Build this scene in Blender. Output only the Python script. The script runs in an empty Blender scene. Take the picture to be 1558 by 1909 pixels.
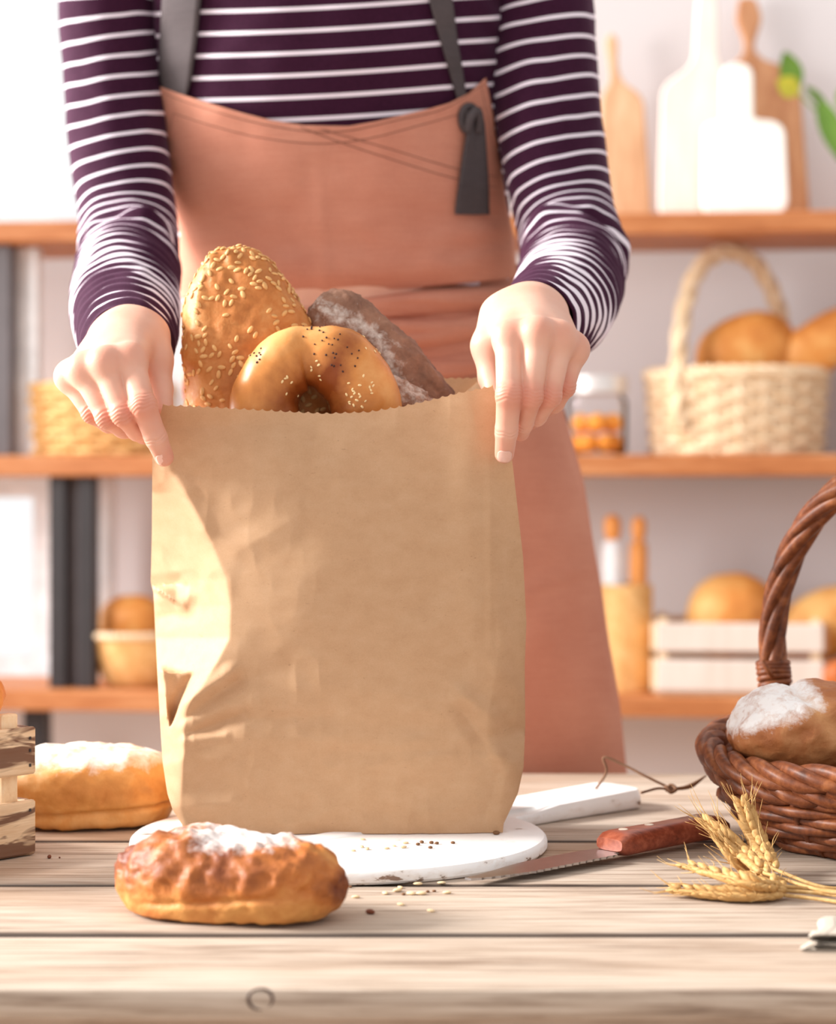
import bpy, math, random
import numpy as np
from mathutils import Vector, Matrix

rng = np.random.RandomState(7)
random.seed(7)
SC = bpy.context.scene
COL = SC.collection
F = 3778.0; HZ = 913.0; CX = 779.0      # focal length, horizon row and centre column of the camera, in its own pixels
CZ = 0.97; TZ = 0.70                    # camera height, table top height
PI = math.pi

def P(px, py, D):
    return np.array([(px-CX)/F*D, D, CZ+(HZ-py)/F*D])
def T(px, py, h=0.0):
    D = (CZ-TZ-h)*F/(py-HZ)
    return P(px, py, D)
def V3(a): return np.array(a, float)

# ------------------------------------------------------------------ noise
def _hash(i, j, k, seed):
    h = (i*374761393 + j*668265263 + k*2147483647 + seed*1274126177) & 0xffffffff
    h = ((h ^ (h >> 13))*1274126177) & 0xffffffff
    h = h ^ (h >> 16)
    return (h & 0xffff)/32767.5-1.0
def vnoise(p, seed=0):
    p = np.asarray(p, float)
    i = np.floor(p).astype(np.int64); f = p-i
    f = f*f*(3-2*f)
    r = 0
    for a in (0, 1):
        wa = f[:, 0] if a else 1-f[:, 0]
        for b in (0, 1):
            wb = f[:, 1] if b else 1-f[:, 1]
            for c in (0, 1):
                wc = f[:, 2] if c else 1-f[:, 2]
                r = r+wa*wb*wc*_hash(i[:, 0]+a, i[:, 1]+b, i[:, 2]+c, seed)
    return r
def fbm(p, seed=0, octaves=3, gain=0.5):
    r = 0; a = 1.0; p = np.asarray(p, float)
    for o in range(octaves):
        r = r+a*vnoise(p*2**o, seed+o*17); a *= gain
    return r
def sstep(a, b, x):
    t = np.clip((np.asarray(x, float)-a)/(b-a), 0, 1)
    return t*t*(3-2*t)

# ------------------------------------------------------------------ objects
def tag(o, label=None, cat=None, group=None, kind=None):
    if label: o['label'] = label
    if cat: o['category'] = cat
    if group: o['group'] = group
    if kind: o['kind'] = kind
    return o
def thing(name, label, cat, loc, group=None):
    o = bpy.data.objects.new(name, None); COL.objects.link(o)
    o.location = [float(c) for c in loc]; o.empty_display_size = 0.02
    return tag(o, label, cat, group)
def root_loc(o):
    while o.parent: o = o.parent
    return np.array(o.location)
class MB:
    """collects vertices and faces of one mesh, with optional per-vertex attributes"""
    def __init__(s): s.v = []; s.f = []; s.n = 0; s.att = {}
    def add(s, v, f, **att):
        v = np.asarray(v, float).reshape(-1, 3)
        for k in att:
            if k not in s.att: s.att[k] = [np.zeros(s.n)]
        for k in s.att:
            a = att.get(k)
            s.att[k].append(np.zeros(len(v)) if a is None else np.broadcast_to(np.asarray(a, float), (len(v),)))
        s.v.append(v)
        s.f.extend([tuple(int(q)+s.n for q in x) for x in f]); s.n += len(v)
        return s
    def build(s, name, m, parent=None, loc=None, smooth=True, sharp=None):
        v = np.concatenate(s.v) if s.v else np.zeros((0, 3))
        off = np.zeros(3)
        if parent is not None: off = root_loc(parent)
        elif loc is not None: off = np.asarray(loc, float)
        me = bpy.data.meshes.new(name)
        me.from_pydata((v-off).tolist(), [], s.f); me.update()
        for k, a in s.att.items():
            at = me.attributes.new(k, 'FLOAT', 'POINT')
            at.data.foreach_set('value', np.concatenate(a).astype(np.float32))
        if m: me.materials.append(m)
        me.polygons.foreach_set('use_smooth', [bool(smooth)]*len(me.polygons))
        if sharp is not None and smooth:
            me.set_sharp_from_angle(angle=math.radians(sharp))
        o = bpy.data.objects.new(name, me); COL.objects.link(o)
        if parent is not None: o.parent = parent
        elif loc is not None: o.location = [float(c) for c in off]
        return o
def grid_faces(nu, nv, wrap=False, off=0):
    """rows nv of nu points"""
    fs = []
    for j in range(nv-1):
        for i in range(nu if wrap else nu-1):
            i2 = (i+1) % nu
            fs.append((off+j*nu+i, off+j*nu+i2, off+(j+1)*nu+i2, off+(j+1)*nu+i))
    return fs
def box(c, d, rz=0, bev=0.0):
    """box with chamfered edges: centre, full size"""
    d = np.asarray(d, float)/2; b = min(bev, *(d*0.9))
    if b <= 0:
        v = np.array([[x, y, z] for x in (-1, 1) for y in (-1, 1) for z in (-1, 1)])*d
        f = [(0, 1, 3, 2), (4, 6, 7, 5), (0, 4, 5, 1), (2, 3, 7, 6), (0, 2, 6, 4), (1, 5, 7, 3)]
    else:
        v = []; idx = {}
        for x in (-1, 1):
            for y in (-1, 1):
                for z in (-1, 1):
                    for a in range(3):
                        p = np.array([x, y, z])*d
                        for q in range(3):
                            if q != a: p[q] -= np.sign(p[q])*b
                        idx[(x, y, z, a)] = len(v); v.append(p)
        v = np.array(v); f = []
        for a in range(3):
            o1, o2 = [q for q in range(3) if q != a]
            for s in (-1, 1):
                loop = []
                for (u, w) in ((-1, -1), (1, -1), (1, 1), (-1, 1)):
                    k = [0, 0, 0]; k[a] = s; k[o1] = u; k[o2] = w
                    loop.append(idx[(*k, a)])
                f.append(loop)
        for a in range(3):
            o1, o2 = [q for q in range(3) if q != a]
            for u in (-1, 1):
                for w in (-1, 1):
                    k0 = [0]*3; k1 = [0]*3
                    k0[a] = -1; k1[a] = 1
                    for k in (k0, k1): k[o1] = u; k[o2] = w
                    f.append((idx[(*k0, o1)], idx[(*k1, o1)], idx[(*k1, o2)], idx[(*k0, o2)]))
        for x in (-1, 1):
            for y in (-1, 1):
                for z in (-1, 1):
                    f.append(tuple(idx[(x, y, z, a)] for a in range(3)))
        # consistent outward faces
        g = []
        for q in f:
            pts = v[list(q)]; n = np.cross(pts[1]-pts[0], pts[2]-pts[0])
            g.append(tuple(q) if np.dot(n, pts.mean(0)) > 0 else tuple(q)[::-1])
        f = g
    c_, s_ = math.cos(rz), math.sin(rz)
    R = np.array([[c_, -s_, 0], [s_, c_, 0], [0, 0, 1]])
    return v@R.T+np.asarray(c, float), f
def catmull(pts, n):
    pts = np.asarray(pts, float); m = len(pts)
    ext = np.vstack([2*pts[0]-pts[1], pts, 2*pts[-1]-pts[-2]])
    t = np.linspace(0, m-1-1e-9, n); i = np.floor(t).astype(int); u = (t-i)[:, None]
    p0, p1, p2, p3 = ext[i], ext[i+1], ext[i+2], ext[i+3]
    return 0.5*((2*p1)+(-p0+p2)*u+(2*p0-5*p1+4*p2-p3)*u**2+(-p0+3*p1-3*p2+p3)*u**3)
def frames(path, up0=None, closed=False):
    path = np.asarray(path, float)
    if closed: t = np.roll(path, -1, 0)-np.roll(path, 1, 0)
    else: t = np.gradient(path, axis=0)
    t /= np.linalg.norm(t, axis=1)[:, None]+1e-12
    up = V3(up0) if up0 is not None else (V3([0, 0, 1]) if abs(t[0, 2]) < 0.9 else V3([0, 1, 0]))
    n = np.zeros_like(path); b = np.zeros_like(path)
    for i in range(len(path)):
        u = up-np.dot(up, t[i])*t[i]; u /= np.linalg.norm(u)+1e-12
        n[i] = u; b[i] = np.cross(t[i], u); up = u
    return t, n, b
def tube(path, r, segs=8, caps=True, closed=False, up=None, flat=1.0):
    path = np.asarray(path, float); m = len(path)
    r = np.broadcast_to(np.asarray(r, float), (m,))
    t, n, b = frames(path, up, closed)
    a = np.linspace(0, 2*PI, segs, endpoint=False)
    v = path[:, None, :]+r[:, None, None]*(np.cos(a)[None, :, None]*n[:, None, :]*flat+np.sin(a)[None, :, None]*b[:, None, :])
    v = v.reshape(-1, 3)
    f = grid_faces(segs, m, True)
    if closed:
        for i in range(segs):
            i2 = (i+1) % segs
            f.append(((m-1)*segs+i, (m-1)*segs+i2, i2, i))
    elif caps:
        v = np.vstack([v, path[0]-t[0]*r[0]*0.35, path[-1]+t[-1]*r[-1]*0.35])
        for i in range(segs):
            i2 = (i+1) % segs
            f.append((m*segs, i2, i)); f.append((m*segs+1, (m-1)*segs+i, (m-1)*segs+i2))
    return v, f
def lathe(c, prof, segs=40, close=True):
    """prof: list of (radius, z)"""
    a = np.linspace(0, 2*PI, segs, endpoint=False); c = np.asarray(c, float)
    v = np.concatenate([np.stack([r*np.cos(a), r*np.sin(a), np.full(segs, z)], 1) for r, z in prof])+c
    f = grid_faces(segs, len(prof), True)
    if close:
        f.append(tuple(range(segs))[::-1]); f.append(tuple(range((len(prof)-1)*segs, len(prof)*segs)))
    return v, f
def prism(outline, y0, y1, bev=0.0):
    """closed outline [(x,z)] counter-clockwise seen from -y, extruded along y"""
    o = np.asarray(outline, float); n = len(o)
    def ring(o, y): return np.stack([o[:, 0], np.full(n, y), o[:, 1]], 1)
    if bev:
        t = np.roll(o, -1, 0)-np.roll(o, 1, 0); t /= np.linalg.norm(t, axis=1)[:, None]+1e-9
        inn = o-np.stack([t[:, 1], -t[:, 0]], 1)*bev
        rs = [ring(inn, y0), ring(o, y0+bev), ring(o, y1-bev), ring(inn, y1)]
    else: rs = [ring(o, y0), ring(o, y1)]
    f = [tuple(q) for q in grid_faces(n, len(rs), True)]
    f.append(tuple(range(n))[::-1]); f.append(tuple(range((len(rs)-1)*n, len(rs)*n)))
    f = [q[::-1] for q in f]
    return np.concatenate(rs), f
def rot(v, R, c=(0, 0, 0)): return np.asarray(v)@np.asarray(R).T+np.asarray(c)
def Rz(a): return np.array([[math.cos(a), -math.sin(a), 0], [math.sin(a), math.cos(a), 0], [0, 0, 1]])
def Ry(a): return np.array([[math.cos(a), 0, math.sin(a)], [0, 1, 0], [-math.sin(a), 0, math.cos(a)]])
def Rx(a): return np.array([[1, 0, 0], [0, math.cos(a), -math.sin(a)], [0, math.sin(a), math.cos(a)]])

# ------------------------------------------------------------------ implicit surfaces (for the body and hands)
def surfnet(f, lo, hi, h, st=0):
    lo = V3(lo); hi = V3(hi)
    n = np.ceil((hi-lo)/h).astype(int)+1
    ax = [lo[i]+h*np.arange(n[i]) for i in range(3)]
    Vv = np.empty(n)
    if st:      # coarse pass first, fine values only near the surface
        n = (n//st+1)*st; ax = [lo[i]+h*np.arange(n[i]) for i in range(3)]
        c = np.stack(np.meshgrid(*[a[st//2::st] for a in ax], indexing='ij'), -1); cv = f(c.reshape(-1, 3)).reshape(c.shape[:3])
        Vv = cv.repeat(st, 0).repeat(st, 1).repeat(st, 2)
        near = np.argwhere(np.abs(Vv) < st*h*1.7)
        Vv[tuple(near.T)] = f(lo+h*near)
    for i in range(0, 0 if st else n[0], 4):
        g = np.stack(np.meshgrid(ax[0][i:i+4], ax[1], ax[2], indexing='ij'), -1)
        Vv[i:i+4] = f(g.reshape(-1, 3)).reshape(g.shape[:3])
    S = Vv < 0; nc = n-1
    acc = np.zeros((*nc, 3)); cnt = np.zeros(nc); CR = []
    for a in range(3):
        o = [q for q in range(3) if q != a]
        s0 = [slice(None)]*3; s1 = [slice(None)]*3; s0[a] = slice(0, -1); s1[a] = slice(1, None)
        v0 = Vv[tuple(s0)]; v1 = Vv[tuple(s1)]
        cr = S[tuple(s0)] != S[tuple(s1)]; CR.append(cr)
        t = np.where(cr, v0/np.where(cr, v0-v1, 1), 0)
        for d1 in (0, 1):
            for d2 in (0, 1):
                s = [None]*3; s[a] = slice(None)
                s[o[0]] = slice(d1, d1+nc[o[0]]); s[o[1]] = slice(d2, d2+nc[o[1]])
                c = cr[tuple(s)]
                acc[..., a] += t[tuple(s)]; acc[..., o[0]] += c*d1; acc[..., o[1]] += c*d2; cnt += c
    m = cnt > 0; idx = -np.ones(nc, int); idx[m] = np.arange(m.sum())
    verts = lo+h*(np.argwhere(m)+acc[m]/cnt[m][:, None])
    faces = []
    for a in range(3):
        o = [q for q in range(3) if q != a]
        s = [None]*3; s[a] = slice(None)
        for q in o: s[q] = slice(1, nc[q])
        w = np.argwhere(CR[a][tuple(s)])
        if not len(w): continue
        w[:, o[0]] += 1; w[:, o[1]] += 1
        ins = S[w[:, 0], w[:, 1], w[:, 2]]
        q = []
        for d1, d2 in ((1, 1), (0, 1), (0, 0), (1, 0)):
            e = w.copy(); e[:, o[0]] -= d1; e[:, o[1]] -= d2
            q.append(idx[e[:, 0], e[:, 1], e[:, 2]])
        q = np.stack(q, 1)
        flip = ins if a == 1 else ~ins
        q[flip] = q[flip][:, ::-1]
        faces += [tuple(x) for x in q.tolist()]
    return verts, faces
def cone(p, a, b, ra, rb):
    ab = b-a; L = np.dot(ab, ab)
    h = np.clip(((p-a)@ab)/L, 0, 1)
    return np.linalg.norm(p-a-h[:, None]*ab, axis=1)-(ra+(rb-ra)*h)
def ell(p, c, r):
    q = (p-c)/np.asarray(r); k = np.linalg.norm(q, axis=1)
    return (k-1)*min(r)
def smin(a, b, k):
    h = np.clip(0.5+0.5*(b-a)/k, 0, 1)
    return b+(a-b)*h-k*h*(1-h)

# ------------------------------------------------------------------ materials
def nmat(name, rough=0.6, col=(0.5, 0.5, 0.5), spec=0.3):
    m = bpy.data.materials.new(name); m.use_nodes = True
    nt = m.node_tree; b = nt.nodes['Principled BSDF']
    b.inputs['Base Color'].default_value = (*col, 1); b.inputs['Roughness'].default_value = rough
    b.inputs['Specular IOR Level'].default_value = spec
    return m, nt, b
def lin(r, g, b):
    def c(x):
        x /= 255.0
        return x/12.92 if x <= 0.04045 else ((x+0.055)/1.055)**2.4
    return (c(r), c(g), c(b))
def coord(nt, scale=(1, 1, 1), rotz=0, kind='Object', rx=0, ry=0):
    t = nt.nodes.new('ShaderNodeTexCoord'); mp = nt.nodes.new('ShaderNodeMapping')
    mp.inputs['Scale'].default_value = scale; mp.inputs['Rotation'].default_value = (rx, ry, rotz)
    nt.links.new(t.outputs[kind], mp.inputs['Vector']); return mp.outputs['Vector']
def tnoise(nt, vec, scale=5, detail=4, rough=0.55, dist=0.0):
    n = nt.nodes.new('ShaderNodeTexNoise'); n.inputs['Scale'].default_value = scale
    n.inputs['Detail'].default_value = detail; n.inputs['Roughness'].default_value = rough
    n.inputs['Distortion'].default_value = dist
    nt.links.new(vec, n.inputs['Vector']); return n.outputs['Fac']
def ramp(nt, fac, stops):
    r = nt.nodes.new('ShaderNodeValToRGB'); e = r.color_ramp.elements
    while len(e) < len(stops): e.new(0.5)
    for k, (p, c) in enumerate(stops):
        e[k].position = p; e[k].color = (*c, 1) if not np.isscalar(c) else (c, c, c, 1)
    nt.links.new(fac, r.inputs['Fac']); return r.outputs['Color']
def mix(nt, fac, a, b, mode='MIX'):
    n = nt.nodes.new('ShaderNodeMix'); n.data_type = 'RGBA'; n.blend_type = mode
    for sock, val in ((n.inputs[0], fac), (n.inputs[6], a), (n.inputs[7], b)):
        if isinstance(val, bpy.types.NodeSocket): nt.links.new(val, sock)
        elif np.isscalar(val): sock.default_value = val
        else: sock.default_value = (*val, 1)
    return n.outputs[2]
def mth(nt, op, a, b=0.0, c=0.0):
    n = nt.nodes.new('ShaderNodeMath'); n.operation = op
    for sock, val in zip(n.inputs, (a, b, c)):
        if isinstance(val, bpy.types.NodeSocket): nt.links.new(val, sock)
        else: sock.default_value = val
    return n.outputs[0]
def attr(nt, name):
    n = nt.nodes.new('ShaderNodeAttribute'); n.attribute_name = name; return n.outputs['Fac']
def bump(nt, b, h, strength=0.3, dist=0.002):
    n = nt.nodes.new('ShaderNodeBump'); n.inputs['Strength'].default_value = strength
    n.inputs['Distance'].default_value = dist
    nt.links.new(h, n.inputs['Height']); nt.links.new(n.outputs['Normal'], b.inputs['Normal'])
def setc(nt, b, c): nt.links.new(c, b.inputs['Base Color'])

def wood(name, c0, c1, c2, scale=(3, 40, 40), rough=0.6, bmp=0.2, spec=0.25):
    m, nt, b = nmat(name, rough, spec=spec)
    v = coord(nt, scale)
    n1 = tnoise(nt, v, 1.0, 6, 0.62, 0.6); n2 = tnoise(nt, v, 4.0, 4, 0.6, 0.2)
    s = mth(nt, 'ADD', mth(nt, 'MULTIPLY', n1, 0.65), mth(nt, 'MULTIPLY', n2, 0.35))
    setc(nt, b, ramp(nt, s, [(0.32, c0), (0.5, c1), (0.66, c2)]))
    bump(nt, b, s, bmp, 0.001)
    return m
def plain(name, col, rough=0.6, spec=0.3, metal=0.0):
    m, nt, b = nmat(name, rough, col, spec); b.inputs['Metallic'].default_value = metal
    n = tnoise(nt, coord(nt), 30, 4)
    c = tuple(x*0.86 for x in col); d = tuple(min(1, x*1.1) for x in col)
    setc(nt, b, ramp(nt, n, [(0.3, c), (0.7, d)])); return m

def crust(name, dark, mid, light, flour=(0.86, 0.80, 0.74), fl=1.0, scale=60, bmp=0.5, rough=0.5, holes=0.0):
    """bread crust: attribute 'tone' 0..1 picks dark or light crust, 'flour' lays flour dust"""
    m, nt, b = nmat(name, rough, spec=0.3)
    v = coord(nt)
    n1 = tnoise(nt, v, scale, 5, 0.6, 0.5); n2 = tnoise(nt, v, scale*3.3, 4, 0.65)
    s = mth(nt, 'ADD', mth(nt, 'MULTIPLY', mth(nt, 'SUBTRACT', n1, 0.5), 0.55), attr(nt, 'tone'))
    s = mth(nt, 'ADD', s, mth(nt, 'MULTIPLY', mth(nt, 'SUBTRACT', n2, 0.5), 0.25))
    c = ramp(nt, s, [(0.12, dark), (0.5, mid), (0.85, light)])
    n3 = tnoise(nt, v, scale*1.5, 5, 0.7, 0.3)
    fm = mth(nt, 'MULTIPLY', attr(nt, 'flour'), fl)
    k = mth(nt, 'ADD', fm, mth(nt, 'MULTIPLY', mth(nt, 'SUBTRACT', n3, 0.5), 1.6))
    k = mth(nt, 'MULTIPLY', mth(nt, 'SUBTRACT', k, 0.42), 1.7)
    cl = nt.nodes.new('ShaderNodeClamp'); nt.links.new(k, cl.inputs[0])
    k = mth(nt, 'MULTIPLY', cl.outputs[0], mth(nt, 'MINIMUM', mth(nt, 'MULTIPLY', fm, 4.0), 0.93))
    c = mix(nt, k, c, flour)
    setc(nt, b, c)
    rr = mth(nt, 'ADD', mth(nt, 'MULTIPLY', k, 0.35), rough); nt.links.new(rr, b.inputs['Roughness'])
    h = mth(nt, 'ADD', n1, mth(nt, 'MULTIPLY', n2, 0.5))
    bump(nt, b, h, bmp, 0.0015)
    return m
# ================================================================== materials
M = {}
def table_wood():
    m, nt, b = nmat('weathered_wood', 0.62, spec=0.25)
    t = nt.nodes.new('ShaderNodeTexCoord'); oi = nt.nodes.new('ShaderNodeObjectInfo')
    add = nt.nodes.new('ShaderNodeVectorMath'); add.operation = 'ADD'
    cb = nt.nodes.new('ShaderNodeCombineXYZ')
    nt.links.new(mth(nt, 'MULTIPLY', oi.outputs['Random'], 7.0), cb.inputs[0]); nt.links.new(mth(nt, 'MULTIPLY', oi.outputs['Random'], 3.0), cb.inputs[2])
    nt.links.new(t.outputs['Object'], add.inputs[0]); nt.links.new(cb.outputs[0], add.inputs[1])
    def mp(sc):
        q = nt.nodes.new('ShaderNodeMapping'); q.inputs['Scale'].default_value = sc
        nt.links.new(add.outputs[0], q.inputs['Vector']); return q.outputs['Vector']
    g1 = tnoise(nt, mp((2.2, 26, 26)), 1.0, 6, 0.6, 0.9)
    g2 = tnoise(nt, mp((11, 250, 250)), 1.0, 5, 0.6, 0.3)
    g3 = tnoise(nt, mp((1.6, 6, 6)), 1.0, 3, 0.5, 0.4)
    g4 = tnoise(nt, mp((14, 420, 420)), 1.0, 3, 0.6, 0.1)
    s = mth(nt, 'ADD', mth(nt, 'MULTIPLY', g1, 0.36), mth(nt, 'MULTIPLY', g2, 0.64))
    c = ramp(nt, s, [(0.33, lin(96, 78, 66)), (0.43, lin(158, 138, 121)), (0.52, lin(185, 167, 150)), (0.66, lin(203, 188, 173))])
    c = mix(nt, mth(nt, 'MULTIPLY', ramp(nt, g3, [(0.42, 0.0), (0.68, 1.0)]), 0.5), c, lin(168, 130, 98))
    # open grain cracks
    cr = ramp(nt, g4, [(0.22, 1.0), (0.34, 0.0)])
    c = mix(nt, mth(nt, 'MULTIPLY', cr, 0.7), c, lin(80, 58, 46))
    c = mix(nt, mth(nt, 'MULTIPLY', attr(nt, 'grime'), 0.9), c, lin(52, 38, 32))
    setc(nt, b, c); bump(nt, b, mth(nt, 'ADD', s, mth(nt, 'MULTIPLY', g4, 0.4)), 0.35, 0.0012)
    return m
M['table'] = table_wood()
M['shelf'] = wood('shelf_wood', lin(158, 92, 52), lin(186, 118, 72), lin(204, 142, 96), (2, 30, 30), 0.5)
M['pale_wood'] = wood('pale_wood', lin(226, 186, 140), lin(242, 212, 172), lin(250, 230, 200), (3, 60, 30), 0.6)
M['tan_wood'] = wood('tan_wood', lin(186, 138, 100), lin(208, 164, 126), lin(222, 184, 148), (30, 30, 3), 0.6)
M['cream_wood'] = wood('cream_wood', lin(218, 200, 188), lin(228, 213, 202), lin(234, 221, 212), (30, 30, 3), 0.6)
M['white_wood'] = wood('white_wood', lin(232, 226, 218), lin(238, 233, 227), lin(243, 239, 235), (30, 30, 3), 0.6)
M['brown_wood'] = wood('brown_wood', lin(150, 98, 66), lin(186, 130, 92), lin(206, 154, 114), (30, 30, 3), 0.6)
M['wall'] = nmat('wall_paint', 0.9, (0.68, 0.635, 0.635), 0.1)[0]
M['white'] = plain('white_paint', (0.86, 0.85, 0.86), 0.6)
M['floor'] = wood('floor_wood', lin(150, 120, 95), lin(180, 150, 122), lin(200, 172, 146), (2, 20, 20), 0.6)
M['steel_dark'] = plain('dark_steel', (0.030, 0.024, 0.026), 0.45, 0.4)
M['steel_grey'] = plain('grey_steel', (0.12, 0.10, 0.105), 0.45, 0.4)
M['wicker_pale'] = wood('pale_wicker', lin(214, 176, 134), lin(234, 206, 170), lin(244, 224, 196), (60, 60, 60), 0.6)
M['wicker_gold'] = wood('golden_wicker', lin(202, 146, 84), lin(230, 180, 116), lin(242, 202, 146), (60, 60, 60), 0.6)
M['wicker_brown'] = wood('brown_wicker', lin(66, 32, 17), lin(118, 64, 36), lin(160, 98, 58), (45, 45, 45), 0.45, 0.35, 0.3)
M['loaf_orange'] = crust('orange_crust', lin(170, 88, 34), lin(222, 146, 72), lin(244, 196, 124), fl=0.0, scale=25, bmp=0.2)
M['fruit'] = plain('orange_fruit', lin(240, 156, 60), 0.5); M['pin_wood'] = plain('orange_pin', lin(226, 150, 80), 0.5)
M['lid'] = plain('lid_tin', (0.75, 0.73, 0.72), 0.35, 0.5, 0.3)
M['leaf'] = plain('leaf_green', lin(112, 150, 60), 0.5)
M['leaf_yellow'] = plain('leaf_yellow', lin(206, 202, 70), 0.5)
M['pot'] = plain('pot_white', lin(225, 222, 220), 0.5)
M['iron'] = plain('dark_ring', lin(70, 50, 42), 0.7)
def glass():
    m = bpy.data.materials.new('clear_glass'); m.use_nodes = True; nt = m.node_tree
    for n in list(nt.nodes): nt.nodes.remove(n)
    o = nt.nodes.new('ShaderNodeOutputMaterial'); a = nt.nodes.new('ShaderNodeBsdfTransparent'); g = nt.nodes.new('ShaderNodeBsdfGlossy')
    g.inputs['Roughness'].default_value = 0.03
    fr = nt.nodes.new('ShaderNodeLayerWeight'); fr.inputs['Blend'].default_value = 0.12
    x = nt.nodes.new('ShaderNodeMixShader'); nt.links.new(fr.outputs[0], x.inputs[0])
    nt.links.new(a.outputs[0], x.inputs[1]); nt.links.new(g.outputs[0], x.inputs[2]); nt.links.new(x.outputs[0], o.inputs[0]); return m
M['glass'] = glass()

# ================================================================== the room
KS = 0.10; DS = 3.5; SA = -math.atan(KS)          # the shelving stands a little askew to the camera
def SP(px, back, z):
    D = (DS+back)/(1+KS*(px-CX)/F); return np.array([(px-CX)/F*D, D, z])
def SZ(px, py, back):
    D = (DS+back)/(1+KS*(px-CX)/F); return CZ+(HZ-py)/F*D
def SS(px, back=0.1): return (DS+back)/(1+KS*(px-CX)/F)/F      # metres per pixel there
SX = np.array([math.cos(SA), math.sin(SA), 0]); SY = np.array([-math.sin(SA), math.cos(SA), 0])
Z1, Z2, Z3 = 1.443, 1.030, 0.617                   # tops of the three shelves
WB = 0.31                                          # the wall behind the shelves
def UW(px): return SP(px, WB, 0)[0]/math.cos(SA)
O_W = SP(CX, WB, 0)
def wallbox(mb, u0, u1, z0, z1, th=0.12, off=0.0):
    v, f = box((0, 0, 0), (u1-u0, th, z1-z0), SA)
    mb.add(v+O_W+SX*(u0+u1)/2+SY*(th/2+off)+V3([0, 0, (z0+z1)/2]), f)
w = MB(); UL, UR, ZT = -2.3, 2.3, 2.75
wu, wu2 = UW(225), UW(93)
wallbox(w, wu, UR, 0, ZT); wallbox(w, UL, wu, 0, 0.60); wallbox(w, wu2, wu, 0.60, 1.0)
wallbox(w, UL, wu, 1.0, 1.43); wallbox(w, UL, wu, 2.5, ZT); wallbox(w, UL, -2.1, 1.43, 2.5); wallbox(w, UL, -2.1, 0.6, 1.0)
tag(w.build('wall_back', M['wall'], loc=O_W, smooth=False), 'pale grey back wall behind the shelving', 'wall', kind='structure')
def window(name, u0, u1, z0, z1, label):
    r = MB(); t = 0.045
    for a, b, c, d in ((u0, u0+t, z0, z1), (u1-t, u1, z0, z1), (u0+t, u1-t, z0, z0+t), (u0+t, u1-t, z1-t, z1)): wallbox(r, a, b, c, d, 0.07, 0.04)
    o = r.build(name, M['white'], loc=O_W+SX*(u0+u1)/2, smooth=False); tag(o, label, 'window', kind='structure')
    g = MB(); wallbox(g, u0+t, u1-t, z0+t, z1-t, 0.006, 0.07); g.build('pane', M['glass'], o, smooth=False)
window('window_1', -2.1, wu, 1.43, 2.5, 'bright white window above the shelf behind the striped sleeve')
window('window_2', -2.1, wu2, 0.60, 1.0, 'bright low window left of the dark shelf post')
fl = MB(); v, f = box((0, 1.9, -0.02), (5.2, 4.6, 0.04)); fl.add(v, f)
tag(fl.build('floor', M['floor'], loc=(0, 1.9, 0), smooth=False), 'wooden floor of the bakery kitchen', 'floor', kind='structure')

# ------------------------------------------------------------------ shelving
LS = 'long orange-brown wooden shelf '
sh = thing('shelving_unit', 'orange-brown three-board shelving with dark metal posts behind the person', 'shelves', SP(CX, 0.13, 0))
for z in (Z1, Z2, Z3):
    b = MB(); v, f = box((0, 0, 0), (2.2, 0.27, 0.036), SA, 0.003); b.add(v+SP(CX, 0.135, z-0.018), f)
    b.build('shelf_board', M['shelf'], sh, smooth=False)
def post(px0, px1, z0, z1, back, m, d=0.03):
    b = MB(); c = (SP(px0, back, 0)+SP(px1, back, 0))/2; wd = SP(px1, back, 0)[0]-SP(px0, back, 0)[0]
    v, f = box((c[0], c[1], (z0+z1)/2), (wd, d, z1-z0), SA, 0.002); b.add(v, f); return b.build('post', m, sh, smooth=False)
post(97, 128, Z3, Z2-0.036, 0.06, M['steel_dark'], 0.04); post(128, 152, Z3, Z2-0.036, 0.075, M['steel_grey'], 0.02); post(152, 180, Z3, Z2-0.036, 0.06, M['steel_dark'], 0.04)
post(-30, 26, Z2, Z1-0.036, 0.06, M['steel_grey'], 0.04); post(28, 74, Z2, Z1-0.036, 0.10, M['white'], 0.03)
post(182, 214, Z3, Z2-0.036, 0.20, M['white'], 0.02)
post(300, 356, Z2, Z1-0.036, 0.14, M['white'], 0.03)
for px in (70, 1500):                                # legs down to the floor under the lowest board
    post(px-20, px+20, 0, Z3-0.036, 0.12, M['steel_dark'], 0.05)
post(1640, 1680, Z3, Z2-0.036, 0.12, M['steel_dark'], 0.04); post(1640, 1680, Z2, Z1-0.036, 0.12, M['steel_dark'], 0.04)

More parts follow.
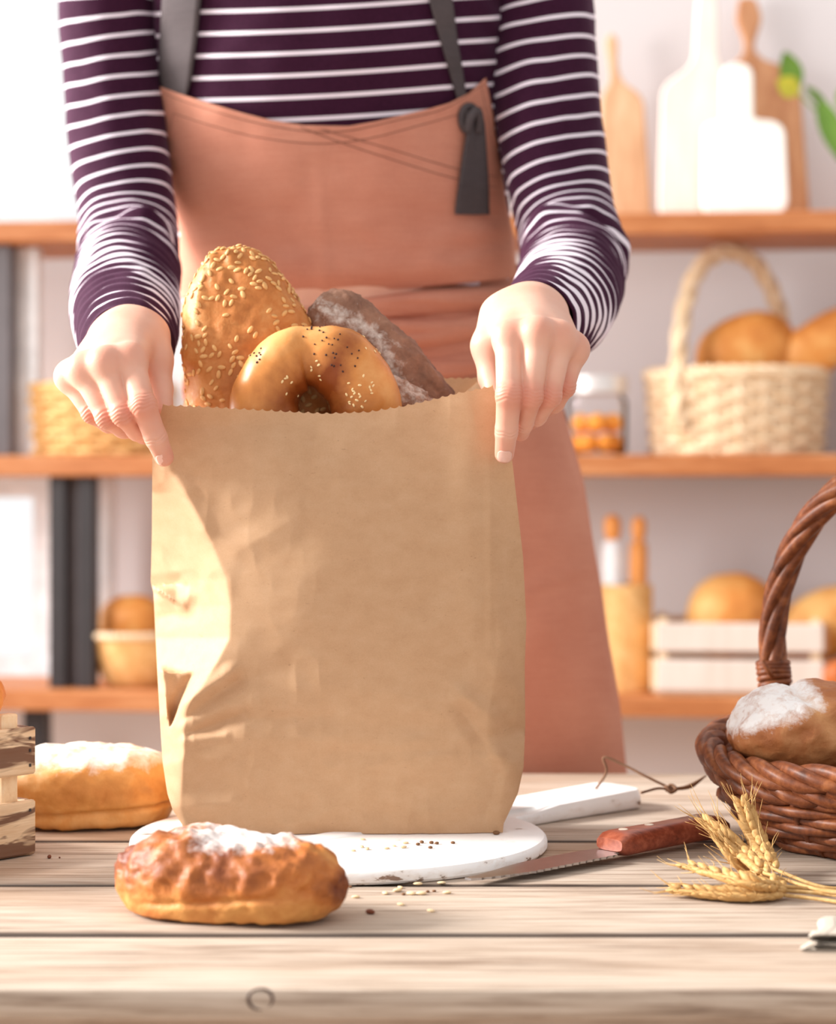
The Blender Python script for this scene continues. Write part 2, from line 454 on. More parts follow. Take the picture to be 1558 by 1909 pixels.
def round_poly(pts, rs, n=7):
    pts = np.asarray(pts, float); out = []; m = len(pts); rs = np.broadcast_to(rs, (m,))
    for i in range(m):
        a, b, c = pts[i-1], pts[i], pts[(i+1) % m]
        da, dc = a-b, c-b; la, lc = np.linalg.norm(da), np.linalg.norm(dc)
        r = min(rs[i], la*0.49, lc*0.49)
        if r <= 1e-6: out.append(b); continue
        p, q = b+da/la*r, b+dc/lc*r
        for t in np.linspace(0, 1, n): out.append((1-t)**2*p+2*t*(1-t)*b+t*t*q)
    return np.array(out)
def shelf_board_thing(pts, rs, back, m, label, th=0.018, tilt=7, base=None):
    """cutting board leaning on the wall; pts are (px,py) clockwise from the lower left"""
    pts = np.asarray(pts, float); pc = (pts[:, 0].min()+pts[:, 0].max())/2; by = pts[:, 1].max(); s = SS(pc, back)
    q = np.stack([(pts[:, 0]-pc)*s, (by-pts[:, 1])*s], 1)[::-1]
    o = round_poly(q, np.asarray(rs)[::-1]*s)
    v, f = prism(o, 0, th, 0.003)
    v = rot(v, Rz(SA)@Rx(-math.radians(tilt)))+SP(pc, back, Z1+0.0005)
    b = MB(); b.add(v, f)
    ob = b.build('cutting_board', m, loc=SP(pc, back, Z1), smooth=True, sharp=40)
    return tag(ob, label, 'cutting board', 'cutting boards on the top shelf')
shelf_board_thing([(1118, 390), (1118, 140), (1138, 112), (1132, 60), (1126, 30), (1140, 14), (1152, 30), (1150, 80), (1160, 112), (1200, 140), (1216, 388)],
                  [14, 30, 20, 30, 14, 14, 14, 30, 25, 26, 14], 0.17, M['tan_wood'], 'slender tan cutting board nearest the sleeve on the top shelf')
shelf_board_thing([(1338, 384), (1350, 80), (1385, 58), (1392, 30), (1374, -20), (1380, -60), (1412, -60), (1424, -20), (1406, 40), (1424, 62), (1492, 86), (1510, 384)],
                  [16, 22, 20, 24, 12, 12, 12, 12, 24, 18, 20, 16], 0.20, M['brown_wood'], 'brown cutting board at the back of the board cluster')
shelf_board_thing([(1226, 390), (1234, 130), (1292, 92), (1300, -30), (1306, -60), (1330, -60), (1340, -30), (1340, 92), (1394, 130), (1398, 390)],
                  [38, 26, 26, 30, 14, 14, 30, 26, 26, 38], 0.10, M['cream_wood'], 'tall cream cutting board left of the small white board')
shelf_board_thing([(1308, 390), (1312, 214), (1346, 206), (1346, 96), (1406, 96), (1406, 204), (1464, 212), (1470, 390)],
                  [34, 30, 8, 30, 30, 8, 30, 34], 0.05, M['white_wood'], 'small white cutting board in front of the cream and brown ones')

# plant at the right end of the top shelf
pl = thing('potted_plant', 'green leafy potted plant at the right end of the top shelf', 'plant', SP(1640, 0.08, Z1))
b = MB(); v, f = lathe(SP(1640, 0.08, Z1), [(0.035, 0.0), (0.05, 0.09), (0.053, 0.095), (0.047, 0.095), (0.045, 0.08)], 28); b.add(v, f); b.build('pot', M['pot'], pl, sharp=40)
def leaf(a, bt, wd, m, nrm=(0.1, -1, 0.25), curl=0.15):
    a, bt = V3(a), V3(bt); ax = bt-a; L = np.linalg.norm(ax); ax /= L; n = V3(nrm); n -= np.dot(n, ax)*ax; n /= np.linalg.norm(n); s = np.cross(ax, n)
    b = MB(); nu, nv = 9, 15; vs = []
    for k in range(2):
        for j in range(nv):
            t = j/(nv-1); w_ = wd*math.sin(PI*min(1, t*0.97+0.015))**0.75*(1-0.25*t)
            for i in range(nu):
                u = i/(nu-1)*2-1
                vs.append(a+ax*L*t+s*u*w_+n*(curl*L*(abs(u)*0.25-t*t*0.5+t*0.3)+(0.0006 if k else -0.0006)))
    g = grid_faces(nu, nv); g2 = [tuple(q[::-1]) for q in grid_faces(nu, nv, False, nu*nv)]
    b.add(vs, g+g2); return b.build('leaf', m, pl)
st = MB()
pa = SP(1640, 0.08, Z1+0.085)
def stem(pts):
    p = catmull(pts, 14); st.add(*tube(p, 0.0022, 6))
tips = [(1482, 180, 0.03), (1530, 170, 0.02), (1560, 330, 0.0)]
stem([pa, SP(1585, 0.06, SZ(1585, 270, 0.06)), SP(1520, 0.03, SZ(1520, 205, 0.03)), SP(1478, 0.02, SZ(1478, 165, 0.02))])
stem([pa, SP(1600, 0.05, SZ(1600, 250, 0.05)), SP(1560, 0.03, SZ(1560, 190, 0.03))])
st.build('stem', M['leaf'], pl)
S_ = lambda px, py, bk: SP(px, bk, SZ(px, py, bk))
leaf(S_(1484, 170, 0.02), S_(1462, 96, 0.0), 0.024, M['leaf'])
leaf(S_(1488, 172, 0.015), S_(1448, 150, -0.01), 0.021, M['leaf_yellow'], (0.2, -1, -0.2))
leaf(S_(1525, 185, 0.02), S_(1575, 310, 0.0), 0.024, M['leaf'])
leaf(S_(1560, 190, 0.03), S_(1620, 150, 0.0), 0.024, M['leaf'])
leaf(S_(1540, 200, 0.03), S_(1500, 160, 0.0), 0.010, M['leaf'])

# ------------------------------------------------------------------ wicker work
def wicker(mb, c, ra, rb, h, rows, stakes, r, yaw=0.0, oval=1.0, amp=0.7, segs=6, rise=None, z0=0.0, bulge=0.0, per=6):
    c = V3(c); N = stakes*per//2
    th = np.linspace(0, 2*PI, N, endpoint=False)
    def rad(t): return ra+(rb-ra)*t+bulge*math.sin(PI*t)
    for k in range(rows):
        t = (k+0.5)/rows
        R_ = rad(t)+amp*r*np.sin(th*stakes/2+k*PI)
        z = z0+h*t+(rise(th)*t if rise else 0)+np.zeros(N)
        p = np.stack([R_*np.cos(th), R_*np.sin(th)*oval, z], 1)
        v, f = tube(rot(p, Rz(yaw), c), r*0.98, segs, closed=True, up=(0, 0, 1)); mb.add(v, f)
    for k in range(stakes):
        a = 2*PI*(k+0.5)/stakes
        p = [[rad(t)*math.cos(a), rad(t)*math.sin(a)*oval, z0+h*t+(float(rise(np.array([a]))[0])*t if rise else 0)] for t in np.linspace(0, 1, 5)]
        v, f = tube(rot(p, Rz(yaw), c), r*0.8, 5); mb.add(v, f)
    # solid base
    a = np.linspace(0, 2*PI, 36, endpoint=False)
    p0 = np.stack([ra*np.cos(a), ra*np.sin(a)*oval, np.zeros(36)+z0], 1); p1 = p0+V3([0, 0, r*1.5])
    mb.add(rot(np.vstack([p0, p1]), Rz(yaw), c), grid_faces(36, 2, True)+[tuple(range(36))[::-1], tuple(range(36, 72))])
def ringpath(c, R_, z, n, yaw=0.0, oval=1.0, rise=None):
    th = np.linspace(0, 2*PI, n, endpoint=False)
    p = np.stack([R_*np.cos(th), R_*np.sin(th)*oval, z+(rise(th) if rise else 0)+np.zeros(n)], 1)
    return rot(p, Rz(yaw), c)
def twist(path, k, rad, r, turns, closed=False, segs=7, mb=None):
    t, n, b = frames(path, (0, 0, 1), closed); m = len(path); out = mb or MB()
    for q in range(k):
        a = 2*PI*q/k+2*PI*turns*np.arange(m)/(m if closed else m-1)
        p = path+rad*(np.cos(a)[:, None]*n+np.sin(a)[:, None]*b)
        out.add(*tube(p, r, segs, closed=closed))
    return out

# ------------------------------------------------------------------ bread shapes
def blob(dims, n=(96, 56), p=2.3, flat=0.55, prof=None):
    """loaf: superellipsoid along x with a flattened underside; returns verts, faces, unit coordinates"""
    nu, nv = n
    u = np.linspace(0, 2*PI, nu, endpoint=False); w_ = np.linspace(0, PI, nv)
    d = np.stack([np.repeat(np.cos(w_), nu), (np.sin(w_)[:, None]*np.cos(u)).ravel(), (np.sin(w_)[:, None]*np.sin(u)).ravel()], 1)
    k = (np.abs(d)**p).sum(1)**(-1/p); q = d*k[:, None]
    if prof is not None:
        s = prof(q[:, 0]); q[:, 1] *= s; q[:, 2] *= s
    z = q[:, 2]; q[:, 2] = np.where(z < -flat, -flat+(z+flat)*0.12, z)
    return q*np.asarray(dims), [f_[::-1] for f_ in grid_faces(nu, nv, True)], q
def normals(v, f):
    n = np.zeros_like(v); q = np.array(f)
    e = np.cross(v[q[:, 2]]-v[q[:, 0]], v[q[:, 3]]-v[q[:, 1]])
    for k in range(4): np.add.at(n, q[:, k], e)
    return n/(np.linalg.norm(n, axis=1)[:, None]+1e-12)
def bread(name, label, cat, c, dims, R, m, seed=0, lump=0.04, wr=0.02, flat=0.55, p=2.3, n=(96, 56), prof=None, tone=None, flour=None, group=None, disp=None, ground=None):
    v, f, q = blob(dims, n, p, flat, prof)
    s = min(dims); nr = normals(v, f)
    d = lump*s*fbm(v/s*1.1, seed, 2)+wr*s*fbm(v/s*4.5, seed+3, 3)
    if disp is not None: d = d+disp(q, v)
    v = v+nr*d[:, None]
    tn = np.full(len(v), 0.5)+0.12*fbm(v/s*1.6, seed+9, 2)
    if tone is not None: tn = tn+tone(q, v)
    fo = flour(q, v) if flour is not None else np.zeros(len(v))
    w_ = rot(v, R, c)
    if ground is not None: w_[:, 2] += ground-w_[:, 2].min()
    loc = np.array([w_[:, 0].mean(), w_[:, 1].mean(), w_[:, 2].min()])
    mb = MB(); mb.add(w_, f, tone=tn, flour=fo)
    o = mb.build(name, m, loc=loc); tag(o, label, cat, group); return o

# ------------------------------------------------------------------ things on the middle shelf
def shelf_loaf(name, label, px, py, wpx, hpx, back, z, m='loaf_orange', ang=0, depth=0.8, seed=1, group=None, flour=None, flat=0.9, tone=None):
    s = SS(px, back); a = wpx*s/2; c_ = hpx*s/2
    return bread(name, label, 'bread', SP(px, back, SZ(px, py, back)), (a, min(a, c_)*depth*1.1, c_), Rz(SA)@Ry(math.radians(ang)), M[m], seed, n=(48, 28), flat=flat, group=group, flour=flour, tone=tone)
bk = thing('handled_basket', 'pale wicker basket with a tall arched handle on the middle shelf', 'basket', SP(1372, 0.13, Z2))
c = SP(1372, 0.13, Z2); s = SS(1372, 0.13)
mb = MB(); wicker(mb, c, 150*s, 160*s, 148*s, 9, 22, 0.0085, SA, 0.72, per=8); mb.build('basket_body', M['wicker_pale'], bk)
twist(ringpath(c, 161*s, 150*s, 120, SA, 0.72), 3, 0.006, 0.007, 14, True).build('rim', M['wicker_pale'], bk)
S2 = lambda px, py, bk_: SP(px, bk_, SZ(px, py, bk_))
hp = catmull([S2(1266, 800, 0.04), S2(1264, 690, 0.045), S2(1272, 590, 0.06), S2(1300, 505, 0.09), S2(1350, 470, 0.13), S2(1405, 490, 0.17), S2(1445, 560, 0.20), S2(1462, 640, 0.215), S2(1466, 720, 0.215)], 60)
twist(hp, 3, 0.0075, 0.009, 5).build('handle', M['wicker_pale'], bk)
shelf_loaf('loaf', 'orange-crusted loaf under the arched handle of the pale basket', 1392, 660, 190, 150, 0.13, 0, ang=-22, seed=3, group='loaves in the pale handled basket', depth=0.7)
shelf_loaf('loaf', 'orange loaf jutting out of the pale basket at the photo\'s right edge', 1540, 640, 190, 105, 0.12, 0, ang=-30, seed=5, group='loaves in the pale handled basket')

jr = thing('glass_jar', 'round glass jar of orange fruit on the middle shelf beside the apron', 'jar', SP(1112, 0.10, Z2))
s = SS(1112, 0.1); c = SP(1112, 0.10, Z2)
mb = MB(); mb.add(*lathe(c, [(50*s, 0.001), (56*s, 8*s), (57*s, 100*s), (46*s, 118*s), (46*s, 124*s), (44*s, 124*s), (44*s, 118*s), (54*s, 99*s), (53*s, 9*s), (48*s, 4*s)], 36)); mb.build('jar_body', M['glass'], jr)
mb = MB(); mb.add(*lathe(c+V3([0, 0, 120*s]), [(50*s, -6*s), (57*s, -4*s), (57*s, 26*s), (50*s, 29*s), (30*s, 30*s)], 36)); mb.build('lid', M['lid'], jr, sharp=40)
k = 0
for zz in range(2):
    for i in range(6):
        a = i*PI/3+zz*0.5; rr = 33*s
        pos = c+V3([rr*math.cos(a), rr*math.sin(a), (22+zz*38)*s])
        v, f, q = blob((19*s, 18*s, 18*s), (20, 12), 2, 1.0); mb = MB(); mb.add(v+pos, f, tone=0.45+0.2*rng.randn(), flour=0)
        o = mb.build('dried_fruit', M['fruit'], loc=pos-V3([0, 0, 18*s])); tag(o, 'orange dried fruit piece inside the glass jar', 'fruit', 'orange fruit in the jar'); k += 1

tb = thing('tray_basket', 'golden wicker tray basket on the middle shelf behind the left hand', 'basket', SP(190, 0.13, Z2))
c = SP(190, 0.13, Z2); s = SS(190, 0.13)
mb = MB(); wicker(mb, c, 122*s, 130*s, 126*s, 8, 22, 0.0075, SA, 0.8, per=8); mb.build('basket_body', M['wicker_gold'], tb)
twist(ringpath(c, 131*s, 128*s, 120, SA, 0.8), 3, 0.004, 0.005, 14, True).build('rim', M['wicker_gold'], tb)

# ------------------------------------------------------------------ things on the lowest shelf
bb = thing('bowl_basket', 'shallow golden bread bowl on the lowest shelf beside the dark post', 'bowl', SP(262, 0.12, Z3))
c = SP(262, 0.12, Z3); s = SS(262, 0.12)
mb = MB(); mb.add(*lathe(c, [(58*s, 0), (70*s, 10*s), (86*s, 50*s), (96*s, 92*s), (99*s, 94*s), (94*s, 94*s), (84*s, 52*s), (66*s, 14*s)], 44)); mb.build('bowl', M['wicker_gold'], bb, sharp=40)
twist(ringpath(c, 98*s, 96*s, 100), 3, 0.003, 0.004, 16, True).build('rim', M['wicker_pale'], bb)
shelf_loaf('bread_roll', 'round orange roll in the golden bowl behind the bag', 245, 1158, 118, 100, 0.12, 0, seed=11)

cn = thing('utensil_canister', 'wooden canister holding rolling pins on the lowest shelf beside the apron', 'canister', SP(1166, 0.10, Z3))
c = SP(1166, 0.10, Z3); s = SS(1166, 0.1)
mb = MB(); mb.add(*lathe(c, [(48*s, 0), (50*s, 3*s), (50*s, 196*s), (48*s, 198*s), (43*s, 198*s), (43*s, 20*s), (10*s, 18*s)], 36)); mb.build('canister_body', M['wicker_gold'], cn, sharp=40)
def pin(px, ptop, r, m, m2, label, lean):
    a = SP(px-lean, 0.10, Z3+0.022); bq = S2(px, ptop, 0.10)
    p = [a+(bq-a)*t for t in (0, 0.02, 0.75, 0.84, 0.86, 0.9, 0.97, 1.0)]
    o = MB(); o.add(*tube(p[:4], [r*s*0.9, r*s, r*s, r*s*0.95], 16)); ob = o.build('rolling_pin', m, loc=a); tag(ob, label, 'rolling pin', 'rolling pins in the canister')
    h = MB(); h.add(*tube(p[3:], [r*s*0.5, r*s*0.55, r*s*0.8, r*s*0.8, r*s*0.5], 14)); h.build('grip', m2, ob)
pin(1191, 965, 17, M['pin_wood'], M['pin_wood'], 'orange wooden rolling pin standing right in the canister', 4)
pin(1141, 962, 20, M['white'], M['pin_wood'], 'white rolling pin with orange grip standing left in the canister', -6)

cr = thing('bread_crate', 'pale slatted wooden crate of loaves on the lowest shelf', 'crate', SP(1372, 0.12, Z3))
s = SS(1372, 0.12); c = SP(1372, 0.12, Z3); ZR = Rz(SA)
def crbox(name, m, ctr, d):
    b_ = MB(); v, f = box((0, 0, 0), d, 0, 0.002); b_.add(rot(v+V3(ctr), ZR, c), f); b_.build(name, m, cr, smooth=False)
W_ = 300*s; Dp = 0.20
for z0, z1 in ((8, 66), (80, 132)):
    for sy in (-1, 1): crbox('slat', M['cream_wood'] if sy < 0 else M['pale_wood'], (0, sy*Dp/2, (z0+z1)/2*s), (W_, 0.008, (z1-z0)*s))
    for sx in (-1, 1): crbox('slat', M['pale_wood'] if sx < 0 else M['brown_wood'], (sx*(W_/2+0.004), 0, (z0+z1)/2*s), (0.008, Dp, (z1-z0)*s))  # right end slats browner: shade of that end put into the wood colour
for sx in (-1, 1):
    for sy in (-1, 1): crbox('corner_post', M['pale_wood'], (sx*(W_/2-0.012), sy*(Dp/2-0.012), 70*s), (0.016, 0.014, 140*s))
crbox('base', M['pale_wood'], (0, 0, 0.004), (W_, Dp-0.01, 0.007))
shelf_loaf('loaf', 'golden loaf dome at the left in the pale crate', 1365, 1150, 170, 165, 0.12, 0, ang=-8, seed=14, group='loaves in the pale crate', tone=lambda q, v: 0.25*sstep(0.1, -0.6, q[:, 0]))
shelf_loaf('loaf', 'golden loaf at the right end of the pale crate', 1540, 1165, 200, 130, 0.12, 0, ang=-28, seed=15, group='loaves in the pale crate', tone=lambda q, v: 0.2*sstep(0.0, 0.6, q[:, 2]))
shelf_loaf('loaf', 'dark brown loaf resting below the golden loaf at the right edge', 1584, 1262, 100, 70, 0.02, 0, seed=16, group='loaves in the pale crate', tone=lambda q, v: -0.5)

# ================================================================== the table
tbl = thing('table', 'weathered grey-brown plank table across the foreground', 'table', (0, 1.5, 0))
DF = (CZ-TZ)*F/(1845-HZ); DBk = (CZ-TZ)*F/(1441-HZ)
edges = [DF, (CZ-TZ)*F/(1742.5-HZ), (CZ-TZ)*F/(1650-HZ), (CZ-TZ)*F/(1568-HZ), DBk]
GAP = dict(zip(edges, (0.001, 0.0046, 0.0022, 0.003, 0.001)))
for a, bq in zip(edges[:-1], edges[1:]):
    gl, gr = GAP[a], GAP[bq]; b = MB()
    nx = 60; xs = np.linspace(-1.15, 1.15, nx)
    prof = [(a+gl+.001, -0.017), (a+gl*0.6, -0.0155), (a+gl*0.5, -0.0028), (a+gl*0.9+.0004, -0.0008), (a+gl+0.004, 0), (bq-gr-0.004, 0), (bq-gr*0.9-.0004, -0.0008), (bq-gr*0.5, -0.0028), (bq-gr*0.6, -0.0155), (bq-gr-.001, -0.017)]
    v = np.array([[x, y, TZ+z] for x in xs for y, z in prof])
    wob = 0.0016*fbm(np.stack([v[:, 0]*9, v[:, 1]*0+a*31, v[:, 2]*0], 1), 4, 3)
    k = np.abs(v[:, 1]-a) < 0.006; v[k, 1] += wob[k]
    n_ = len(prof); f = grid_faces(n_, nx, True); f += [tuple(range(n_)), tuple(range((nx-1)*n_, nx*n_))[::-1]]
    zr = v[:, 2]-TZ; b.add(v, [q[::-1] for q in f], grime=((zr < -0.0005)*((v[:, 1] > a+0.01)+(a > DF+0.01)) > 0)*1.0); b.build('plank', M['table'], tbl, sharp=50)  # plank sides along the seams turn dark brown, table's front edge excepted
for x in (-0.95, 0.95):
    for y in (DF+0.10, DBk-0.10):
        b = MB(); b.add(*box((x, y, (TZ-0.030)/2), (0.07, 0.07, TZ-0.030), 0, 0.004)); b.build('leg', M['table'], tbl, smooth=False)
b = MB(); b.add(*box((0, (DF+DBk)/2, TZ-0.0235), (2.2, DBk-DF-0.06, 0.012))); b.build('gap_light_block', M['table'], tbl, smooth=False)  # unseen board added to stop light from below showing through plank gaps
b = MB()
for y in (DF+0.10, DBk-0.10): b.add(*box((0, y, TZ-0.075), (1.83, 0.024, 0.09), 0, 0.002))
for x in (-0.95, 0.95): b.add(*box((x, (DF+DBk)/2, TZ-0.075), (0.024, DBk-DF-0.27, 0.09), 0, 0.002))
b.build('apron_rail', M['table'], tbl, smooth=False)
kp = P(485, 1862, DF)
ang = np.linspace(0, 2*PI, 40, endpoint=False)
pp = np.stack([kp[0]+0.0066*np.cos(ang), np.full(40, DF+0.0014), TZ-0.0055+0.0056*np.sin(ang)], 1)
b = MB(); b.add(*tube(pp, 0.0008+0.0003*np.sin(ang*2+1), 8, closed=True)); b.build('knot', M['iron'], tbl)
# ================================================================== white cutting board under the bag
def worn_white():
    m, nt, b = nmat('worn_white_paint', 0.45, spec=0.35)
    v = coord(nt); n = tnoise(nt, coord(nt, (38, 38, 120)), 1.0, 5, 0.65, 0.4); n2 = tnoise(nt, v, 18, 3)
    k = mth(nt, 'ADD', n, mth(nt, 'MULTIPLY', attr(nt, 'edge'), 0.10))
    c = ramp(nt, n2, [(0.3, lin(246, 243, 240)), (0.7, lin(255, 253, 251))])
    wr = ramp(nt, k, [(0.675, 0.0), (0.70, 1.0)])
    c = mix(nt, wr, c, lin(92, 60, 48))
    c = mix(nt, mth(nt, 'MULTIPLY', ramp(nt, k, [(0.56, 0.0), (0.70, 1.0)]), 0.35), c, lin(205, 175, 150))
    setc(nt, b, c); bump(nt, b, mth(nt, 'MULTIPLY', wr, -1.0), 0.4, 0.001); return m
M['worn_white'] = worn_white()
BT = 0.0105
bc = V3([(632-CX)/F*1.535, 1.535]); hdir = math.radians(41); BR = 0.1575
hw = 0.030; hl = 0.315
phi = math.asin((hw+0.004)/BR)
pts = [[BR*math.cos(a), BR*math.sin(a)] for a in np.linspace(phi, 2*PI-phi, 90)]
rs = [0.012]+[0]*88+[0.012]
pts += [[0.19, -hw], [hl-0.01, -hw*0.95], [hl, -hw*0.55], [hl, hw*0.55], [hl-0.01, hw*0.95], [0.19, hw]]; rs += [0.03, 0.01, 0.01, 0.01, 0.01, 0.03]
o2 = round_poly(pts, rs, 6); n_ = len(o2)
tg = np.roll(o2, -1, 0)-np.roll(o2, 1, 0); tg /= np.linalg.norm(tg, axis=1)[:, None]+1e-9
nrm2 = np.stack([tg[:, 1], -tg[:, 0]], 1)
lv = [(0.004, 0, 1), (0.0012, 0.0008, 1), (0, 0.0025, 1), (0, 0.0055, 0.7), (0.0007, 0.008, 0.2), (0.0025, 0.0098, 0), (0.007, 0.0105, 0)]
vs = []; ed = []
hx = sstep(0.17, 0.24, o2[:, 0])
for ins, z, e in lv:
    q = o2-nrm2*ins; zz = z*(1+0.45*hx)+0.002*hx*(z > 0.009)
    vs.append(np.stack([q[:, 0], q[:, 1], zz], 1)); ed += [e]*n_
vs = np.concatenate(vs); f = grid_faces(n_, len(lv), True)+[tuple(range(n_))[::-1], tuple(range((len(lv)-1)*n_, len(lv)*n_))]
cb = thing('cutting_board', 'round white distressed cutting board with a handle under the paper bag', 'cutting board', (bc[0], bc[1], TZ))
R_b = Rz(hdir); cbo = V3([bc[0], bc[1], TZ])
b = MB(); b.add(rot(vs, R_b, cbo), f, edge=np.array(ed)); b.build('board', M['worn_white'], cb, sharp=35)
M['leather'] = plain('leather_cord', lin(112, 78, 54), 0.7)
hole = rot([[hl-0.035, 0.004, 0.0170]], R_b, cbo)[0]
b = MB()
pth = catmull([hole-V3([0, 0, .004]), P(1130, 1440, 1.705), P(1125, 1412, 1.705), P(1160, 1425, 1.70), P(1205, 1448, 1.69), P(1250, 1470, 1.685)], 40)
b.add(*tube(pth, 0.0011, 7))
pth = catmull([P(1195, 1478, 1.66), P(1225, 1470, 1.675), P(1250, 1471, 1.683), P(1285, 1466, 1.69), P(1316, 1446, 1.70)], 30)
b.add(*tube(pth, np.concatenate([np.full(15, 0.0011), np.linspace(0.0012, 0.0021, 8), np.linspace(0.0021, 0.0006, 7)]), 7))
b.add(*tube(catmull([P(1240, 1466, 1.682), P(1250, 1477, 1.678), P(1260, 1471, 1.682), P(1250, 1464, 1.686), P(1242, 1474, 1.682)], 18), 0.0016, 7))
b.build('cord', M['leather'], cb)

# ================================================================== paper bag
def kraft():
    m = bpy.data.materials.new('kraft_paper'); m.use_nodes = True; nt = m.node_tree; b = nt.nodes['Principled BSDF']
    b.inputs['Roughness'].default_value = 0.62; b.inputs['Specular IOR Level'].default_value = 0.25
    v = coord(nt); n = tnoise(nt, coord(nt, (60, 60, 90)), 1.0, 4, 0.6); n2 = tnoise(nt, v, 900, 3, 0.6); n3 = tnoise(nt, coord(nt, (260, 260, 700)), 1.0, 2, 0.5, 1.5)
    s = mth(nt, 'ADD', mth(nt, 'MULTIPLY', n, 0.6), mth(nt, 'MULTIPLY', n2, 0.4))
    c = ramp(nt, s, [(0.3, lin(200, 160, 122)), (0.5, lin(207, 168, 130)), (0.7, lin(213, 176, 139))])
    c = mix(nt, mth(nt, 'MULTIPLY', ramp(nt, n3, [(0.25, 1.0), (0.30, 0.0)]), 0.35), c, lin(140, 100, 70))
    setc(nt, b, c); bump(nt, b, s, 0.08, 0.0006)
    t = nt.nodes.new('ShaderNodeBsdfTranslucent'); nt.links.new(c, t.inputs['Color'])
    x = nt.nodes.new('ShaderNodeMixShader'); x.inputs[0].default_value = 0.22
    nt.links.new(b.outputs[0], x.inputs[1]); nt.links.new(t.outputs[0], x.inputs[2])
    nt.links.new(x.outputs[0], nt.nodes['Material Output'].inputs['Surface']); return m
M['kraft'] = kraft()
def itp(tab): 
    a = np.array(tab, float); a = a[np.argsort(a[:, 0])]
    return lambda y: np.interp(y, a[:, 0], a[:, 1])
# silhouette of the front sheet, in camera rows at its own distance
bxl = itp([(700, 309), (757, 303), (800, 292), (845, 284), (1000, 283), (1085, 281), (1105, 286), (1250, 293), (1340, 298), (1420, 303), (1480, 312), (1510, 322), (1549, 347)])
bxr = itp([(700, 917), (722, 919), (800, 945), (862, 955), (950, 965), (1040, 975), (1160, 981), (1240, 978), (1350, 979), (1430, 976), (1480, 965), (1537, 938), (1549, 934)])
btop = itp([(300, 756), (350, 757), (420, 761), (520, 767), (600, 771), (680, 768), (740, 758), (800, 745), (850, 733), (919, 720)])
bbot = itp([(300, 1534), (347, 1541), (420, 1546), (600, 1549), (800, 1548), (935, 1540), (990, 1534)])
xbl = itp([(740, 312), (850, 312), (880, 330), (940, 362), (1000, 392), (1080, 424), (1130, 432), (1190, 430), (1240, 404), (1290, 366), (1335, 347), (1400, 345), (1500, 338), (1549, 350)])
kl = itp([(740, 0.15), (860, 0.3), (920, 1.15), (1180, 1.4), (1260, 1.5), (1340, 2.0), (1480, 2.0), (1549, 0.8)])
xbr = itp([(720, 919), (860, 950), (900, 915), (1000, 912), (1200, 930), (1290, 915), (1370, 902), (1440, 940), (1500, 930), (1549, 930)])
kr = itp([(720, 0.2), (900, 0.35), (1200, 0.6), (1400, 0.8), (1549, 0.6)])
PXM = 0.000397
def seg_d(x, y, a, b):
    a = V3(a); b = V3(b); ab = b-a; L = ab@ab
    t = np.clip(((x-a[0])*ab[0]+(y-a[1])*ab[1])/L, 0, 1)
    d = np.hypot(x-a[0]-t*ab[0], y-a[1]-t*ab[1])
    s = np.sign((x-a[0])*ab[1]-(y-a[1])*ab[0]); return d, s, t
CREASE = [  # (x1,y1,x2,y2,width px,depth m)  depth > 0 pushes away from the camera
    (284, 1096, 352, 1088, 26, 0.006), (352, 1088, 345, 1132, 22, -0.005), (300, 1150, 345, 1140, 30, 0.004), (300, 1108, 335, 1130, 20, -0.004),
    (300, 1245, 318, 1352, 26, -0.006), (318, 1352, 362, 1262, 24, 0.005), (345, 1338, 440, 1268, 26, 0.006), (345, 1312, 432, 1254, 24, -0.006),
    (352, 1368, 455, 1330, 22, 0.005), (345, 1380, 420, 1372, 16, -0.003), (440, 1342, 620, 1332, 24, 0.0022), (440, 1375, 760, 1392, 40, -0.0025), (620, 1400, 905, 1398, 26, 0.0018),
    (430, 1080, 560, 1150, 70, -0.0015), (396, 1290, 540, 1240, 40, 0.0018),
    (862, 1296, 938, 1352, 28, -0.004), (860, 1325, 905, 1390, 26, 0.004), (938, 1352, 978, 1362, 22, 0.004), (905, 1392, 952, 1424, 26, -0.004), (900, 1404, 800, 1486, 40, 0.0016),
    (905, 1225, 975, 1305, 34, -0.002), (930, 1440, 905, 1520, 34, 0.0025), (800, 1520, 905, 1490, 30, -0.002),
    (322, 1506, 430, 1496, 24, -0.003), (330, 1500, 392, 1542, 24, 0.003), (540, 1540, 640, 1500, 34, -0.0018), (640, 1500, 720, 1520, 34, 0.0012),
    (316, 872, 380, 985, 30, -0.003), (330, 880, 420, 900, 30, 0.0015), (912, 860, 914, 1200, 12, -0.0012), (590, 800, 560, 1010, 60, 0.0018), (440, 1030, 560, 960, 40, -0.0012), (700, 1180, 880, 1060, 70, 0.0015)]
DENT = [([(297, 1246), (362, 1256), (318, 1354)], 50, 0.25), ([(284, 1097), (352, 1088), (346, 1134), (316, 1120)], 86, 0.15)]   # dents whose floor faces the front
